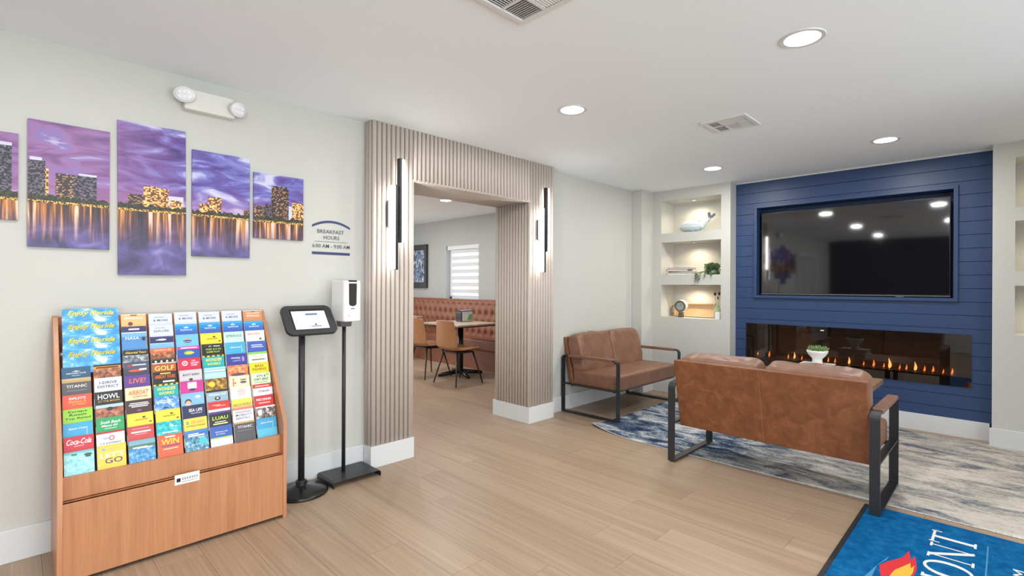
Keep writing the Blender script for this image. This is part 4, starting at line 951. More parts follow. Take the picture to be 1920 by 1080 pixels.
def brochure(key, y, i, wd, dz, label):
    desc, bands, texts, rects = D[key]
    xt, zt = row_pos(i)
    r = tag(empty('brochure', (xt, y + rb.uniform(-.0015, .0015), zt + dz + rb.uniform(-.003, .003))), label, 'brochure', 'leaflets in the brochure rack')
    r.rotation_euler = (rb.uniform(-.008, .008), -TILT + rb.uniform(-.02, .005), 0)
    hh = .205
    if i == NR - 1: hh = .135
    if wd > .15: hh = .112
    mats = [M_PAPER]; mb = MB(); mb.box(-.006, 0, -wd / 2, wd / 2, -hh, 0)
    z = 0
    for bh, c in bands:
        m_ = pc(c) if isinstance(c, tuple) else c
        if m_ not in mats: mats.append(m_)
        b0 = max(-hh, z - bh / 1000); mb.add([(.0004, -wd / 2, b0), (.0004, wd / 2, b0), (.0004, wd / 2, z), (.0004, -wd / 2, z)], [(0, 1, 2, 3)], mats.index(m_)); z = b0
    for k, (a, b_, c, d, colr) in enumerate(rects):
        m_ = pc(colr)
        if m_ not in mats: mats.append(m_)
        e = .0007 + .0001 * k
        if (b_ - a) > 8 and (d - c) > 9:     # round blobs
            n = 14; cxx, czz, ra, rb_ = (a + b_) / 2000, -(c + d) / 2000, (b_ - a) / 2000, (d - c) / 2000
            if key not in ('magenta', 'zoo', 'parks') or k: mb.add([(e, cxx + ra * math.cos(2 * PI * q / n), czz + rb_ * math.sin(2 * PI * q / n)) for q in range(n)], [tuple(range(n))], mats.index(m_)); continue
        mb.add([(e, a / 1000, -d / 1000), (e, b_ / 1000, -d / 1000), (e, b_ / 1000, -c / 1000), (e, a / 1000, -c / 1000)], [(0, 1, 2, 3)], mats.index(m_))
    me = bpy.data.meshes.new('leaflet'); me.from_pydata(mb.v, [], mb.f)
    for m_ in mats: me.materials.append(m_)
    me.polygons.foreach_set('material_index', mb.m); me.update()
    link('leaflet', me, r)
    for (s, dy, h_, w_, colr, sh, xo) in texts:
        text(s, pc(colr), r, (.0013, xo / 1000, -dy / 1000), h_ / 1000, width=w_ / 1000, bold=.012, shear=sh)
for c, colrows in enumerate(COLS):
    y = C0 + CW * (c + .5)
    n_seen = 0
    for i, key in enumerate(colrows):
        if key is None: continue
        n_seen += 1
        brochure(key, y, i, .102, 0, '%s, %s from top in %s rack column' % (D[key][0], ORD[n_seen - 1], ORD[c]))
for i, nm in enumerate(('topmost', 'second', 'third', 'lowest')):
    brochure('enjoy', C0 + CW * 1.0 + .002, i, .210, .032 - .004 * i, 'wide blue sky leaflet with yellow script, %s of the four wide ones' % nm)

# ================================================================== TABLET STAND AND SANITIZER STAND
tb = tag(empty('tablet_stand', (-3.105, 1.272, 0)), 'black tablet kiosk on a round base beside the brochure rack', 'tablet stand')
MB().lathe([(.158, 0), (.160, .010), (.150, .020), (.06, .038), (.035, .048), (.030, .05)], 0, 0, 0, 48).build('base', M_BLACKG, tb, smooth=True)
MB().lathe([(.030, .045), (.032, .050), (.032, .075), (.024, .080)], 0, 0, 0, 24).build('collar', M_BLACK, tb, smooth=False)
MB().tube([(.028, .012, .062), (.045, .02, .075)], .006, 8).build('clamp_knob', M_BLACK, tb)
MB().tube([(0, 0, .06), (0, 0, 1.02)], .019, 20).build('pole', M_BLACK, tb, smooth=True)
hd = empty('tablet_head', (-.01, .050, 1.066)); hd.parent = tb; hd.rotation_euler = (0, -math.radians(40), 0)
def rrect(hy, hz, r, n=6, bul=0.0):
    pts = []
    for cxx, czz, a0 in ((hy - r, hz - r, 0), (-hy + r, hz - r, PI / 2), (-hy + r, -hz + r, PI), (hy - r, -hz + r, 3 * PI / 2)):
        for k in range(n + 1):
            a = a0 + PI / 2 * k / n; pts.append((cxx + r * math.cos(a), czz + r * math.sin(a)))
    return pts
def bulge(p, k=.012): return [(y_ + math.copysign(k, y_) * (1 - (z_ / .115) ** 2), z_ + math.copysign(k * .6, z_) * (1 - (y_ / .165) ** 2)) for y_, z_ in p]
outer = bulge([p for p in rrect(.152, .106, .034)])
MB().prism(outer, 'x', -.016, .012).build('enclosure', pm('enclosure', (.035, .036, .038), .45), hd, bevel=.006)
MB().box(.012, .0128, -.112, .112, -.080, .078).build('black_glass', M_BLACKG, hd)
scr = MB().box(.0128, .0132, -.104, .108, -.077, .062).build('screen', pm('tablet_screen', (.58, .62, .66), .2, emit=.35), hd)
MB().box(.0132, .0134, -.02, .055, .030, .042).build('screen_button', pm('screen_navy', (.10, .16, .28), .4), hd)
MB().box(.0132, .0134, -.005, .06, -.060, -.054).build('screen_text', pm('screen_grey', (.16, .18, .22), .4), hd)
MB().add([(.0135, .020, -.048), (.0135, .036, -.050), (.0135, .026, -.034)], [(0, 1, 2)]).build('screen_mark', M_BLACKG, hd)
MB().tube([(-.016, 0, -.02), (-.045, 0, -.035)], .022, 12).build('mount', M_BLACK, hd)

sn = tag(empty('sanitizer_stand', (-3.157, 1.575, 0)), 'white hand sanitizer dispenser on a black pole with flat base', 'sanitizer stand')
pts = [(-.142, 0), (-.142, .028), (-.130, .040), (.180, .040), (.192, .028), (.192, 0), (.189, 0), (.189, .027), (.179, .037), (-.129, .037), (-.139, .027), (-.139, 0)]
MB().prism([(a, b_) for a, b_ in pts], 'x', -.085, .155).build('base_plate', M_BLACK, sn)
MB().tube([(0, 0, .038), (0, 0, 1.05)], .0125, 16).build('pole', M_BLACK, sn, smooth=True)
MB().prism([(-.035, 1.010), (.035, 1.010), (.042, 1.048), (-.042, 1.048)], 'x', -.03, .035).build('bracket', M_GREYP, sn, bevel=.004)
MB().prism([(-.05, -.068 + 0), (.112, -.062), (.120, -.05), (.120, .05), (.112, .062), (-.05, .068)], 'z', 1.048, 1.318).build('dispenser_body', M_WHITEP, sn, bevel=.012, seg=3)
wp = [(-.026, 1.165), (-.020, 1.154), (0, 1.149), (.020, 1.154), (.026, 1.165), (.028, 1.298), (-.028, 1.298)]
MB().prism(wp, 'x', .1195, .1215).build('level_window', pm('smoke_window', (.035, .034, .032), .15), sn, bevel=.0008)
MB().box(.080, .121, -.028, .028, 1.308, 1.3195).build('lid_window', MC['smoke_window'], sn)
MB().box(.1200, .1206, -.014, .014, 1.131, 1.136).build('lettering', M_GREYP, sn)
MB().lathe([(.003, 0), (.003, .0015)], .1198, -.026, 1.088, 8, axis='x').build('indicator', M_BLACKG, sn)

# ================================================================== RUG, MAT
RUG = (-2.70, .42, 3.655, 5.67)
M_RUG = None
m, nt, b = new_mat('rug_weave'); b.inputs['Roughness'].default_value = .95; b.inputs['Specular IOR Level'].default_value = .1
geo = nt.nodes.new('ShaderNodeTexCoord')
def rn(sc, scale, det=8, dist=0, off=(0, 0, 0)):
    mp = nt.nodes.new('ShaderNodeMapping'); mp.inputs['Scale'].default_value = sc; mp.inputs['Location'].default_value = off; nt.links.new(geo.outputs['Object'], mp.inputs[0])
    n = nt.nodes.new('ShaderNodeTexNoise'); n.inputs['Scale'].default_value = scale; n.inputs['Detail'].default_value = det; n.inputs['Roughness'].default_value = .65; n.inputs['Distortion'].default_value = dist
    nt.links.new(mp.outputs[0], n.inputs['Vector']); return n
def rramp(src, stops):
    r = nt.nodes.new('ShaderNodeValToRGB'); cr = r.color_ramp
    while len(cr.elements) < len(stops): cr.elements.new(.5)
    for e, (p, c) in zip(cr.elements, stops): e.position = p; e.color = (*c, 1)
    nt.links.new(src, r.inputs[0]); return r
a1 = rn((1.9, 4.4, 1), 1.7, 10, .9)
fine = rn((1.0, 2.2, 1), 55, 3)
ad = nt.nodes.new('ShaderNodeMath'); ad.operation = 'MULTIPLY_ADD'; ad.inputs[1].default_value = .44
nt.links.new(fine.outputs['Fac'], ad.inputs[0]); nt.links.new(a1.outputs['Fac'], ad.inputs[2])
blue = rramp(ad.outputs[0], [(.56, lin((28, 42, 74))), (.65, lin((52, 70, 100))), (.72, lin((96, 112, 130))), (.79, lin((164, 170, 176))), (.86, lin((206, 206, 204)))])
grey = rramp(ad.outputs[0], [(.52, lin((72, 82, 104))), (.61, lin((124, 128, 134))), (.70, lin((170, 164, 156))), (.83, lin((205, 196, 186)))])
sx = nt.nodes.new('ShaderNodeSeparateXYZ'); nt.links.new(geo.outputs['Object'], sx.inputs[0])
mr = nt.nodes.new('ShaderNodeMapRange'); mr.inputs[1].default_value = -.55; mr.inputs[2].default_value = .55; nt.links.new(sx.outputs[0], mr.inputs[0])
big = rn((1, 1.5, 1), 1.4, 4, .5, (4, 2, 0))
ma = nt.nodes.new('ShaderNodeMath'); ma.operation = 'MULTIPLY_ADD'; ma.inputs[1].default_value = .9; ma.inputs[2].default_value = -.45; nt.links.new(big.outputs['Fac'], ma.inputs[0])
sm = nt.nodes.new('ShaderNodeMath'); sm.operation = 'ADD'; sm.use_clamp = True; nt.links.new(mr.outputs[0], sm.inputs[0]); nt.links.new(ma.outputs[0], sm.inputs[1])
mx = nt.nodes.new('ShaderNodeMix'); mx.data_type = 'RGBA'; nt.links.new(sm.outputs[0], mx.inputs[0]); nt.links.new(blue.outputs[0], mx.inputs[6]); nt.links.new(grey.outputs[0], mx.inputs[7])
nt.links.new(mx.outputs[2], b.inputs['Base Color'])
bp = nt.nodes.new('ShaderNodeBump'); bp.inputs['Strength'].default_value = .5; bp.inputs['Distance'].default_value = .004; nt.links.new(fine.outputs['Fac'], bp.inputs['Height']); nt.links.new(bp.outputs[0], b.inputs['Normal'])
M_RUG = m
rcx, rcy = (RUG[0] + RUG[1]) / 2, (RUG[2] + RUG[3]) / 2
rug = tag(empty('area_rug', (rcx, rcy, 0)), 'abstract blue, grey and cream rug with a curled corner under the sofas', 'rug')
RT = .006
def rug_z(x, y):
    # near-left corner curls up a little
    d = math.hypot(x - RUG[0], y - RUG[2])
    return .022 * max(0, 1 - d / .42) ** 2
def rfn(u, v):
    x = RUG[0] + (RUG[1] - RUG[0]) * u; y = RUG[2] + (RUG[3] - RUG[2]) * v
    d = max(0, 1 - math.hypot(x - RUG[0], y - RUG[2]) / .62) ** 2
    return (x - rcx - .02 * d, y - rcy + .13 * d, RT + rug_z(x, y))
mb = MB(); NU, NV = 90, 60
mb.grid(NU, NV, rfn)
mb.grid(NU, NV, lambda u, v: (lambda p: (p[0], p[1], p[2] - RT + .0005))(rfn(u, v)))
T = NU * NV
def edge(i, j): mb.face((i, j, j + T, i + T))
for i in range(NU - 1): edge(i, i + 1); edge((NV - 1) * NU + i, (NV - 1) * NU + i + 1)
for j in range(NV - 1): edge(j * NU, (j + 1) * NU); edge(j * NU + NU - 1, (j + 1) * NU + NU - 1)
mb.build('pile', M_RUG, rug, smooth=True)
mb = MB(); mb.tube([rfn(k / 60, 0)[:2] + (rfn(k / 60, 0)[2] - .002,) for k in range(61)], .0038, 6)
mb.build('bound_edge', pm('rug_edge', (.55, .53, .50), .9, var=.4, vscale=160), rug, smooth=True)
mb = MB(); mb.tube([rfn(0, k / 40)[:2] + (rfn(0, k / 40)[2] - .002,) for k in range(41)], .0038, 6)
mb.build('bound_edge', MC['rug_edge'], rug, smooth=True)

MAT = (-.60, .62, 1.95, 3.585)
mcx, mcy = (MAT[0] + MAT[1]) / 2, (MAT[2] + MAT[3]) / 2
mt = tag(empty('entrance_mat', (mcx, mcy, 0)), 'bright blue entrance mat with white lettering and flame emblem, lower right', 'mat')
hx, hy = (MAT[1] - MAT[0]) / 2, (MAT[3] - MAT[2]) / 2
MB().box(-hx, hx, -hy, hy, .0002, .004).build('rubber_border', pm('rubber', (.014, .015, .018), .7), mt, bevel=.001)
M_MAT = ramp_noise('mat_pile', [(.3, (.001, .066, .205)), (.5, (.002, .103, .28)), (.7, (.010, .145, .345))], 18, rough=.95, spec=.1, fine=.4, finescale=240, bump=.5)
MB().box(-hx + .024, hx - .024, -hy + .024, hy - .006, .003, .0062).build('pile', M_MAT, mt)
M_MW = pm('mat_white', (.72, .73, .70), .95, bump=.4, bscale=240); M_MR = pm('mat_red', (.62, .02, .03), .95, bump=.4, bscale=240); M_MY = pm('mat_yellow', (.85, .42, .04), .95, bump=.4, bscale=240); M_ML = pm('mat_lightblue', (.05, .24, .46), .95)
def mprint(polys, mat, name, z=.0066):
    mb = MB()
    for k, p in enumerate(polys): mb.add([(x - mcx, y - mcy, z + .00003 * (k % 9)) for x, y in p], [tuple(range(len(p)))])
    return mb.build(name, mat, mt)
# serif capitals along +y; letter height runs from x=X1 (foot) to x=X0 (top)
X0, X1 = -.272, -.108
def L(y, t): return (X0 + (X1 - X0) * t, y)     # t=0 top, 1 foot
def bar(y0, t0, y1, t1, wa, wb=None):
    wb = wa if wb is None else wb
    return [L(y0 - wa / 2, t0), L(y0 + wa / 2, t0), L(y1 + wb / 2, t1), L(y1 - wb / 2, t1)]
def serif(y, t, l=.055): return [L(y - l / 2, t - .03), L(y + l / 2, t - .03), L(y + l / 2, t + .03), L(y - l / 2, t + .03)]
def T_(y): return [bar(y, .0, y, 1.0, .026), serif(y, .98, .062), [L(y - .078, -.02), L(y + .078, -.02), L(y + .078, .05), L(y - .078, .05)], [L(y - .078, -.06), L(y - .066, -.06), L(y - .070, .19), L(y - .078, .19)], [L(y + .066, -.06), L(y + .078, -.06), L(y + .078, .19), L(y + .070, .19)]]
def N_(y): return [bar(y - .062, .0, y - .062, 1.0, .010), bar(y + .062, .0, y + .062, 1.0, .010), bar(y - .066, .02, y + .064, .98, .030), serif(y - .062, .98, .05), serif(y - .070, .02, .05), serif(y + .062, .02, .05)]
def ring(y, ra, rb, wa, wb, n=32):
    cxm, cym = (X0 + X1) / 2, y; out = []
    for k in range(n):
        a0, a1_ = 2 * PI * k / n, 2 * PI * (k + 1) / n
        out.append([(cxm + ra * math.cos(a0), cym + rb * math.sin(a0)), (cxm + ra * math.cos(a1_), cym + rb * math.sin(a1_)), (cxm + (ra - wa) * math.cos(a1_), cym + (rb - wb) * math.sin(a1_)), (cxm + (ra - wa) * math.cos(a0), cym + (rb - wb) * math.sin(a0))])
    return out
def M_(y): return [bar(y - .085, .0, y - .092, 1.0, .010), bar(y + .085, .0, y + .092, 1.0, .024), bar(y - .085, .0, y, .95, .026), bar(y + .085, .0, y, .95, .010), serif(y - .092, .98, .05), serif(y + .092, .98, .056), serif(y - .09, .02, .04), serif(y + .09, .02, .04)]
def Yl(y): return [bar(y, .5, y, 1.0, .026), bar(y - .062, .0, y, .52, .026), bar(y + .062, .0, y, .52, .010), serif(y, .98, .06), serif(y - .062, .02, .055), serif(y + .062, .02, .045)]
def A_(y): return [bar(y, .0, y - .068, 1.0, .010), bar(y, .0, y + .066, 1.0, .028), [L(y - .04, .60), L(y + .04, .60), L(y + .042, .65), L(y - .042, .65)], serif(y - .068, .98, .05), serif(y + .066, .98, .055)]
def B_(y):
    o = [bar(y - .04, .0, y - .04, 1.0, .026), serif(y - .045, .02, .05), serif(y - .045, .98, .05)]
    for t0, t1, r in ((.0, .47, .052), (.45, 1.0, .060)):
        n = 12
        for k in range(n):
            p = []
            for (aa, rr_) in ((k, 1), (k + 1, 1), (k + 1, .66), (k, .66)):
                a = -PI / 2 + PI * aa / n; p.append(L(y - .03 + (r + .03) * max(0, math.cos(a)) * rr_, (t0 + t1) / 2 + (t1 - t0) / 2 * math.sin(a) * (1 if rr_ == 1 else .86)))
            o.append(p)
    return o
polys = T_(3.372) + N_(3.195) + ring(3.005, .088, .083, .012, .026) + M_(2.795) + Yl(2.605) + A_(2.45) + B_(2.31)
mprint(polys, M_MW, 'lettering')
mprint([[(X0 + .004, 3.456 + .0), (X0 + .016, 3.456), (X0 + .016, 3.462), (X0 + .004, 3.462)], [(X0 + .0, 3.463), (X0 + .022, 3.463), (X0 + .022, 3.467), (X0, 3.467)]], M_ML, 'registered_mark')
mprint([[(-.070, 2.30), (-.064, 2.30), (-.064, 3.42), (-.070, 3.42)]], M_ML, 'rule')
t_ = text('BY WYNDHAM', M_MW, mt, (.045 - mcx, 2.86 - mcy, .0066), .052, face='+z', width=.74, rot=PI / 2)
flame_r = [(-.405, 2.36), (-.37, 2.60), (-.400, 2.74), (-.418, 2.83), (-.395, 2.90), (-.352, 2.99), (-.338, 3.09), (-.326, 3.02), (-.322, 2.985), (-.312, 3.045), (-.298, 2.97), (-.290, 2.90), (-.296, 2.80), (-.31, 2.62), (-.34, 2.44)]
mprint([flame_r], M_MR, 'flame_emblem')
mprint([[(-.375, 2.42), (-.352, 2.62), (-.370, 2.76), (-.362, 2.83), (-.330, 2.92), (-.318, 2.955), (-.312, 2.90), (-.302, 2.94), (-.300, 2.86), (-.308, 2.78), (-.325, 2.60), (-.35, 2.46)]], M_MY, 'flame_heart', z=.0070)
mprint([[(-.46, 2.60), (-.43, 2.80), (-.405, 2.93), (-.398, 2.96), (-.402, 2.91), (-.425, 2.82), (-.425, 2.70), (-.44, 2.58)]], M_ML, 'flame_wisp')

# ================================================================== SOFAS
def loop_path(y0, y1, z0, z1, r, n=5):
    pts = []
    for cy_, cz_, a0 in ((y1 - r, z1 - r, 0), (y0 + r, z1 - r, PI / 2)):
        for k in range(n + 1):
            a = a0 + PI / 2 * k / n; pts.append((cy_ + r * math.cos(a), cz_ + r * math.sin(a)))
    rb_ = min(r, .006)
    for cy_, cz_, a0 in ((y0 + rb_, z0 + rb_, PI), (y1 - rb_, z0 + rb_, 3 * PI / 2)):
        for k in range(3):
            a = a0 + PI / 2 * k / 2; pts.append((cy_ + rb_ * math.cos(a), cz_ + rb_ * math.sin(a)))
    return pts
SD, SH, SWD = .667, .578, 1.272
def make_sofa(label, back_seam=True):
    r = tag(empty('leather_loveseat'), label, 'sofa', 'matching brown leather loveseats')
    bw, t = .050, .011
    for s in (-1, 1):
        xa, xb = (-SWD / 2, -SWD / 2 + bw) if s < 0 else (SWD / 2 - bw, SWD / 2)
        o = loop_path(0, SD, 0, SH, .045); i_ = loop_path(t, SD - t, t, SH - t, .035)
        n = len(o); mb = MB()
        vs = [(xa, *p) for p in o] + [(xb, *p) for p in o] + [(xa, *p) for p in i_] + [(xb, *p) for p in i_]
        fs = []
        for k in range(n):
            j = (k + 1) % n
            fs += [(k, j, n + j, n + k), (2 * n + k, 2 * n + j, 3 * n + j, 3 * n + k), (k, j, 2 * n + j, 2 * n + k), (n + k, n + j, 3 * n + j, 3 * n + k)]
        mb.add(vs, fs); mb.build('arm_frame', M_BLACK, r)
        MB().box(xa + .004, xb - .004, t, SD - t, .278, .290).build('side_rail', M_BLACK, r)
        mb = MB().box(xa - .004, xb + .004, .085, SD - .055, SH - .020, SH + .008)
        mb.build('arm_wrap', M_LEATHER2, r, bevel=.006, seg=3)
    for yy in (.11, .60): MB().box(-SWD / 2 + bw, SWD / 2 - bw, yy - .012, yy + .012, .262, .286).build('cross_bar', M_BLACK, r)
    # leather back sling, leaning back
    iw = SWD / 2 - bw - .004
    bk_ = MB().prism([(-.028, .748), (.010, .752), (.118, .262), (.082, .252)], 'x', -iw, iw)
    bo = bk_.build('back_panel', M_LEATHER, r, bevel=.008, seg=3)
    if back_seam:
        MB().prism([(-.0295, .745), (-.0285, .745), (.0815, .252), (.0805, .252)], 'x', -.0015, .0015).build('back_seam', pm('leather_seam', (.36, .15, .07), .6), bo)
    st = MB().box(-iw, iw, .10, SD - .022, .270, .425).build('seat_cushion', M_LEATHER2, r, bevel=.028, seg=4)
    for s in (-1, 1):
        c = cushion('back_cushion', iw - .004, .185, .42, M_LEATHER2, r, p=6.5, wr=.013, seed=3 + s, n=52, wf=10.0)
        c.location = (s * iw / 2, .128, .584); c.rotation_euler = (math.radians(13), 0, 0)
    return r
s2 = make_sofa('brown leather loveseat seen from behind, between mat and fireplace')
s2.location = (-1.139, 3.418, RT + .001)
s1 = copy_tree(s2)
s1['label'] = 'brown leather loveseat standing sideways against the off-white wall'
s1.location = (-3.252, 4.628, RT + .001); s1.rotation_euler = (0, 0, -PI / 2)

# ================================================================== COFFEE TABLE WITH BOOKS AND BOWL
ct = tag(empty('coffee_table', (-1.285, 4.86, RT)), 'low wooden coffee table with black legs hidden behind the loveseat', 'table')
M_CT = ramp_noise('table_wood', [(.3, (.22, .12, .075)), (.7, (.34, .20, .125))], 3, (1, 8, 1), rough=.45)
MB().box(-.545, .545, -.30, .30, .470, .514).build('tabletop', M_CT, ct, bevel=.004)
for sx_ in (-1, 1):
    for sy_ in (-1, 1):
        MB().box(sx_ * .40 - .02, sx_ * .40 + .02, sy_ * .26 - .02, sy_ * .26 + .02, 0, .470).build('leg', M_BLACK, ct)
zt = RT + .515
for k, (th, l, d, rz, lab) in enumerate(((.048, .27, .20, .16, 'white hardback book under the bowl, lower of the two'), (.044, .25, .185, .05, 'white hardback book directly under the succulent bowl'))):
    b_ = tag(empty('book', (-1.19, 5.01, zt), rz), lab, 'book', 'white books on the coffee table')
    mb = MB(); mb.box(-l / 2, l / 2, -d / 2, d / 2, 0, .003); mb.box(-l / 2, l / 2, -d / 2, d / 2, th - .003, th); mb.box(-l / 2, l / 2, -d / 2, -d / 2 + .003, .003, th - .003)
    mb.build('cover', M_WHITEP, b_, bevel=.0008)
    MB().box(-l / 2 + .005, l / 2 - .005, -d / 2 + .003, d / 2 - .005, .003, th - .003).build('pages', pm('page_edge', (.66, .63, .56), .8), b_)
    zt += th + .0005
bw_ = tag(empty('succulent_bowl', (-1.19, 5.01, zt)), 'white pedestal bowl of green succulents on stacked white books', 'potted plant')
MB().lathe([(.040, 0), (.043, .004), (.038, .03), (.040, .045), (.062, .068), (.078, .092), (.084, .115), (.080, .116), (.070, .095), (.02, .085), (.001, .085)], 0, 0, 0, 36).build('bowl', M_CERAM, bw_, smooth=True)
MB().lathe([(.001, .098), (.074, .098), (.074, .094), (.001, .094)], 0, 0, 0, 24).build('soil', pm('soil', (.05, .035, .025), .9), bw_)
rr = random.Random(9)
for k in range(11):
    a = rr.uniform(0, 6.28) if k else 0; rad = (.052 if k > 3 else .02) * (1 if k else 0)
    base_ = Vector((rad * math.cos(k * 2.4), rad * math.sin(k * 2.4), .112)); mb = MB()
    for j in range(22):
        el = rr.uniform(.4, 1.5); az = rr.uniform(0, 6.28); l = rr.uniform(.026, .056)
        d = Vector((math.cos(el) * math.cos(az), math.cos(el) * math.sin(az), math.sin(el))); sd = d.orthogonal().normalized() * .0065; up_ = d.cross(sd).normalized() * .003
        mb.add([base_, base_ + d * l * .5 + sd, base_ + d * l, base_ + d * l * .5 - sd, base_ + d * l * .5 + up_, base_ + d * l * .5 - up_], [(0, 1, 4), (1, 2, 4), (2, 3, 4), (3, 0, 4), (0, 1, 5), (1, 2, 5), (2, 3, 5), (3, 0, 5)])
    mb.build('rosette', M_SUCC, bw_)

# ================================================================== DINING ROOM
bq = tag(empty('banquette', (-6.45, YD - BT, 0)), 'long tufted brown leather banquette below the dining window', 'bench')
bl = 2.75
MB().box(-bl, bl, -.40, -.02, 0, .30).build('base', M_BANQ, bq)
MB().box(-bl, bl, -.46, -.06, .30, .47).build('seat', M_BANQ, bq, bevel=.03, seg=4)
mb = MB(); NUq, NVq = 330, 34
def tuft(u, v):
    x = -bl + 2 * bl * u; z = .44 + .60 * v; d = 0.0
    px, pz = .15, .20
    row = z - .50
    q = 1e9
    for k in (-1, 0, 1, 2, 3):
        zz = .53 + .155 * k; off = (k % 2) * px / 2
        xn = round((x - off) / px) * px + off
        q = min(q, math.hypot((x - xn) * 1.0, (z - zz) * .8))
    d = .030 * math.exp(-(q / .030) ** 2) if z < 1.0 else 0
    # vertical channel crease
    crease = abs(((x / px) % 1) - .5); d += .010 * math.exp(-((.5 - crease) / .05) ** 2) if z < .98 else 0
    edge_ = .03 * max(0, (v - .94) / .06) ** 2
    return (x, -.145 - .02 * (1 - v) + d + edge_, z)
mb.grid(NUq, NVq, tuft)
mb.build('tufted_back', M_BANQ, bq, smooth=True)
MB().box(-bl, bl, -.115, -.005, .3, 1.055).build('back_frame', M_BANQ, bq, bevel=.02)
but = MB().lathe([(.001, -.010), (.012, -.006), (.013, 0), (.001, .002)], 0, 0, 0, 8, axis='y').mesh('button', M_BANQ)
for k in (0, 1, 2):
    for i in range(-8, 14):
        xx = i * .15 + (k % 2) * .075
        if -2.0 < xx < 2.0:
            o = link('button', but, bq, smooth=True); o.location = (xx, -.128, .53 + .155 * k)
M_TOPW = ramp_noise('dining_top', [(.3, (.44, .32, .23)), (.7, (.58, .45, .34))], 4, (1, 6, 1), rough=.35)
def dining_table(x, y, label):
    r = tag(empty('dining_table', (x, y, 0)), label, 'table', 'dining tables along the banquette')
    MB().box(-.41, .41, -.38, .38, .728, .752).build('tabletop', M_TOPW, r, bevel=.003)
    MB().box(-.408, .408, -.378, .378, .714, .728).build('edge_band', M_BLACKG, r)
    MB().tube([(0, 0, .04), (0, 0, .714)], .04, 20).build('column', M_BLACKG, r, smooth=True)
    for k in range(4):
        a = PI / 4 + k * PI / 2 + .45
        c, s = math.cos(a), math.sin(a)
        MB().tube([(c * .02, s * .02, .055), (c * .20, s * .20, .035), (c * .33, s * .33, .020)], [.035, .03, .022], 10).build('foot', M_BLACKG, r, smooth=True)
    MB().lathe([(.06, .03), (.055, .07), (.042, .09)], 0, 0, 0, 20).build('hub', M_BLACKG, r, smooth=True)
dining_table(-5.58, 4.56, 'wood-topped dining table with a napkin dispenser on it')
dining_table(-7.55, 4.62, 'farther dining table half hidden by the fluted surround')
def dining_chair(x, y, rz, label):
    r = tag(empty('dining_chair', (x, y, 0), rz), label, 'chair', 'tan dining chairs')
    prof_ = [(.235, .430, .185), (.20, .447, .205), (.10, .448, .215), (-.05, .440, .222), (-.15, .447, .222), (-.205, .485, .220), (-.228, .56, .215), (-.242, .66, .205), (-.255, .77, .190), (-.262, .825, .178), (-.264, .84, .165)]
    mb = MB()
    def sf(u, v):
        t = v * (len(prof_) - 1); i = min(int(t), len(prof_) - 2); f = t - i
        y_, z_, w_ = [prof_[i][k] * (1 - f) + prof_[i + 1][k] * f for k in range(3)]
        a = u * 2 - 1; back = min(1, max(0, (v - .4) / .25)); c = a * a
        return (a * w_, y_ + c * .045 * back, z_ + c * .022 * (1 - back) - (.02 * max(0, (v - .9) / .1) * c))
    mb.grid(13, 31, sf)
    mb.build('shell', M_TAN, r, smooth=True, solid=.024, sub=1)
    MB().box(-.15, .15, -.14, .14, .405, .425).build('under_plate', M_BLACK, r)
    for sx_ in (-1, 1):
        for sy_ in (-1, 1):
            MB().tube([(sx_ * .14, sy_ * .13, .42), (sx_ * .235, sy_ * .225, 0)], [.014, .008], 10).build('leg', pm('chair_leg', (.05, .045, .045), .35, metal=.4), r, smooth=True)
dining_chair(-5.15, 4.17, .0, 'tan dining chair nearest the opening, back to the viewer')
dining_chair(-5.83, 4.18, .0, 'tan dining chair partly hidden by the left side of the opening')
nd = tag(empty('napkin_dispenser', (-5.72, 4.75, .752)), 'black and white napkin dispenser with green print on the dining table', 'napkin dispenser')
MB().prism([(-.11, 0), (.11, 0), (.11, .145), (.085, .165), (-.085, .165), (-.11, .145)], 'x', -.075, .060).build('body', M_BLACKG, nd, bevel=.006)
MB().box(.060, .068, -.095, .095, .008, .150).build('face_plate', pm('plate_steel', (.62, .64, .66), .3), nd)
MB().box(.068, .069, -.085, .085, .020, .115).build('ad_card', pm('ad_white', (.66, .72, .66), .5), nd)
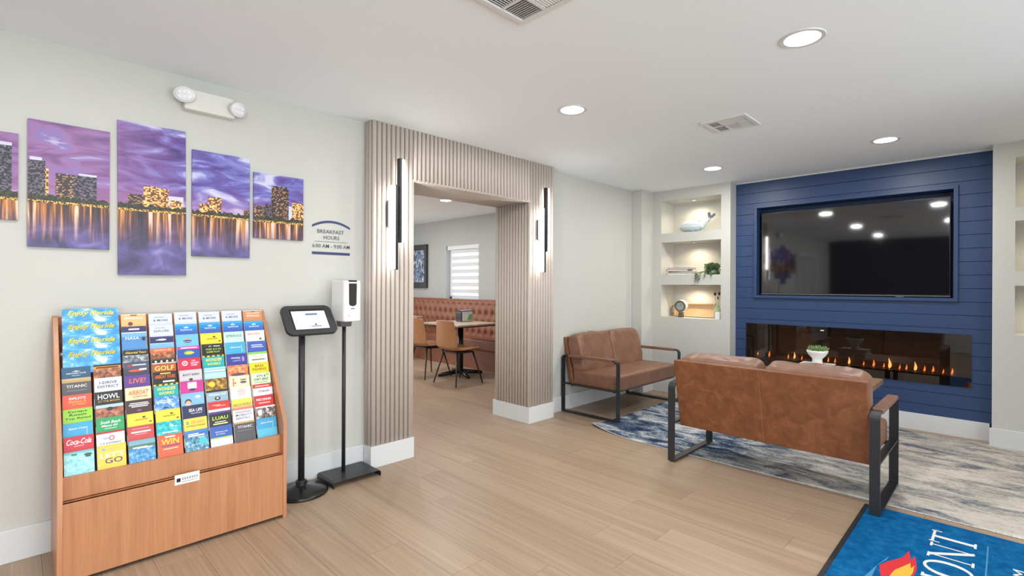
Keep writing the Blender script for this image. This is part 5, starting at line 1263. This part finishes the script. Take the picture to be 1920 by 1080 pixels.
MB().add([(.0695, -.01, .03), (.0695, .085, .02), (.0695, .085, .112), (.0695, .03, .100)], [(0, 1, 2, 3)]).build('ad_print', pm('ad_green', (.18, .42, .10), .5), nd)
MB().box(.0, .062, -.08, .08, .160, .172).build('top_plate', pm('plate_steel2', (.55, .56, .58), .3), nd)
pa = tag(empty('dining_picture', (-8.10, YD, 1.64)), 'dark framed blue and white abstract picture in the dining room', 'wall art')
MB().box(-.46, .46, -.045, -.002, -.405, .405).build('frame', pm('frame_dark', (.035, .035, .037), .4), pa, bevel=.004)
m_ = ramp_noise('abstract_print', [(.34, (.012, .02, .045)), (.46, (.06, .10, .20)), (.54, (.30, .36, .44)), (.62, (.72, .73, .74)), (.7, (.55, .42, .22))], 11, (1, 1, .8), 10, rough=.4, distortion=1.6)
MB().box(-.40, .40, -.048, -.044, -.30, .30).build('canvas', m_, pa)

# ================================================================== BEHIND THE VIEWER (seen as reflections)
for k, yy in enumerate((-.75, -1.55)):
    d = struct(empty('door_%d' % (k + 2), (WL, yy, 0)), 'white louvred closet door on the left wall behind the viewer, number %s from the rack' % ('one' if k == 0 else 'two'), 'door')
    mb = MB()
    for b_ in ((.002, .035, -.38, -.30, 0, 2.05), (.002, .035, .30, .38, 0, 2.05), (.002, .035, -.30, .30, 0, .12), (.002, .035, -.30, .30, 1.95, 2.05), (.002, .035, -.30, .30, 1.0, 1.1)): mb.box(*b_)
    mb.build('door_frame', M_TRIM, d)
    for i in range(26):
        z = .15 + i * .07
        if 0.97 < z < 1.12: continue
        o = MB().box(-.004, .004, -.30, .30, -.032, .032).build('slat', M_TRIM, d); o.location = (.018, 0, z); o.rotation_euler = (0, .5, 0)
desk = tag(empty('reception_desk', (-.9, -1.9, 0)), 'white reception counter behind the viewer, reflected in the television', 'desk')
MB().box(-1.3, 1.6, -.3, .3, 0, 1.02).build('body', M_TRIM, desk, bevel=.004)
MB().box(-1.35, 1.65, -.35, .36, 1.02, 1.06).build('countertop', pm('counter_top', (.6, .6, .6), .25), desk, bevel=.004)
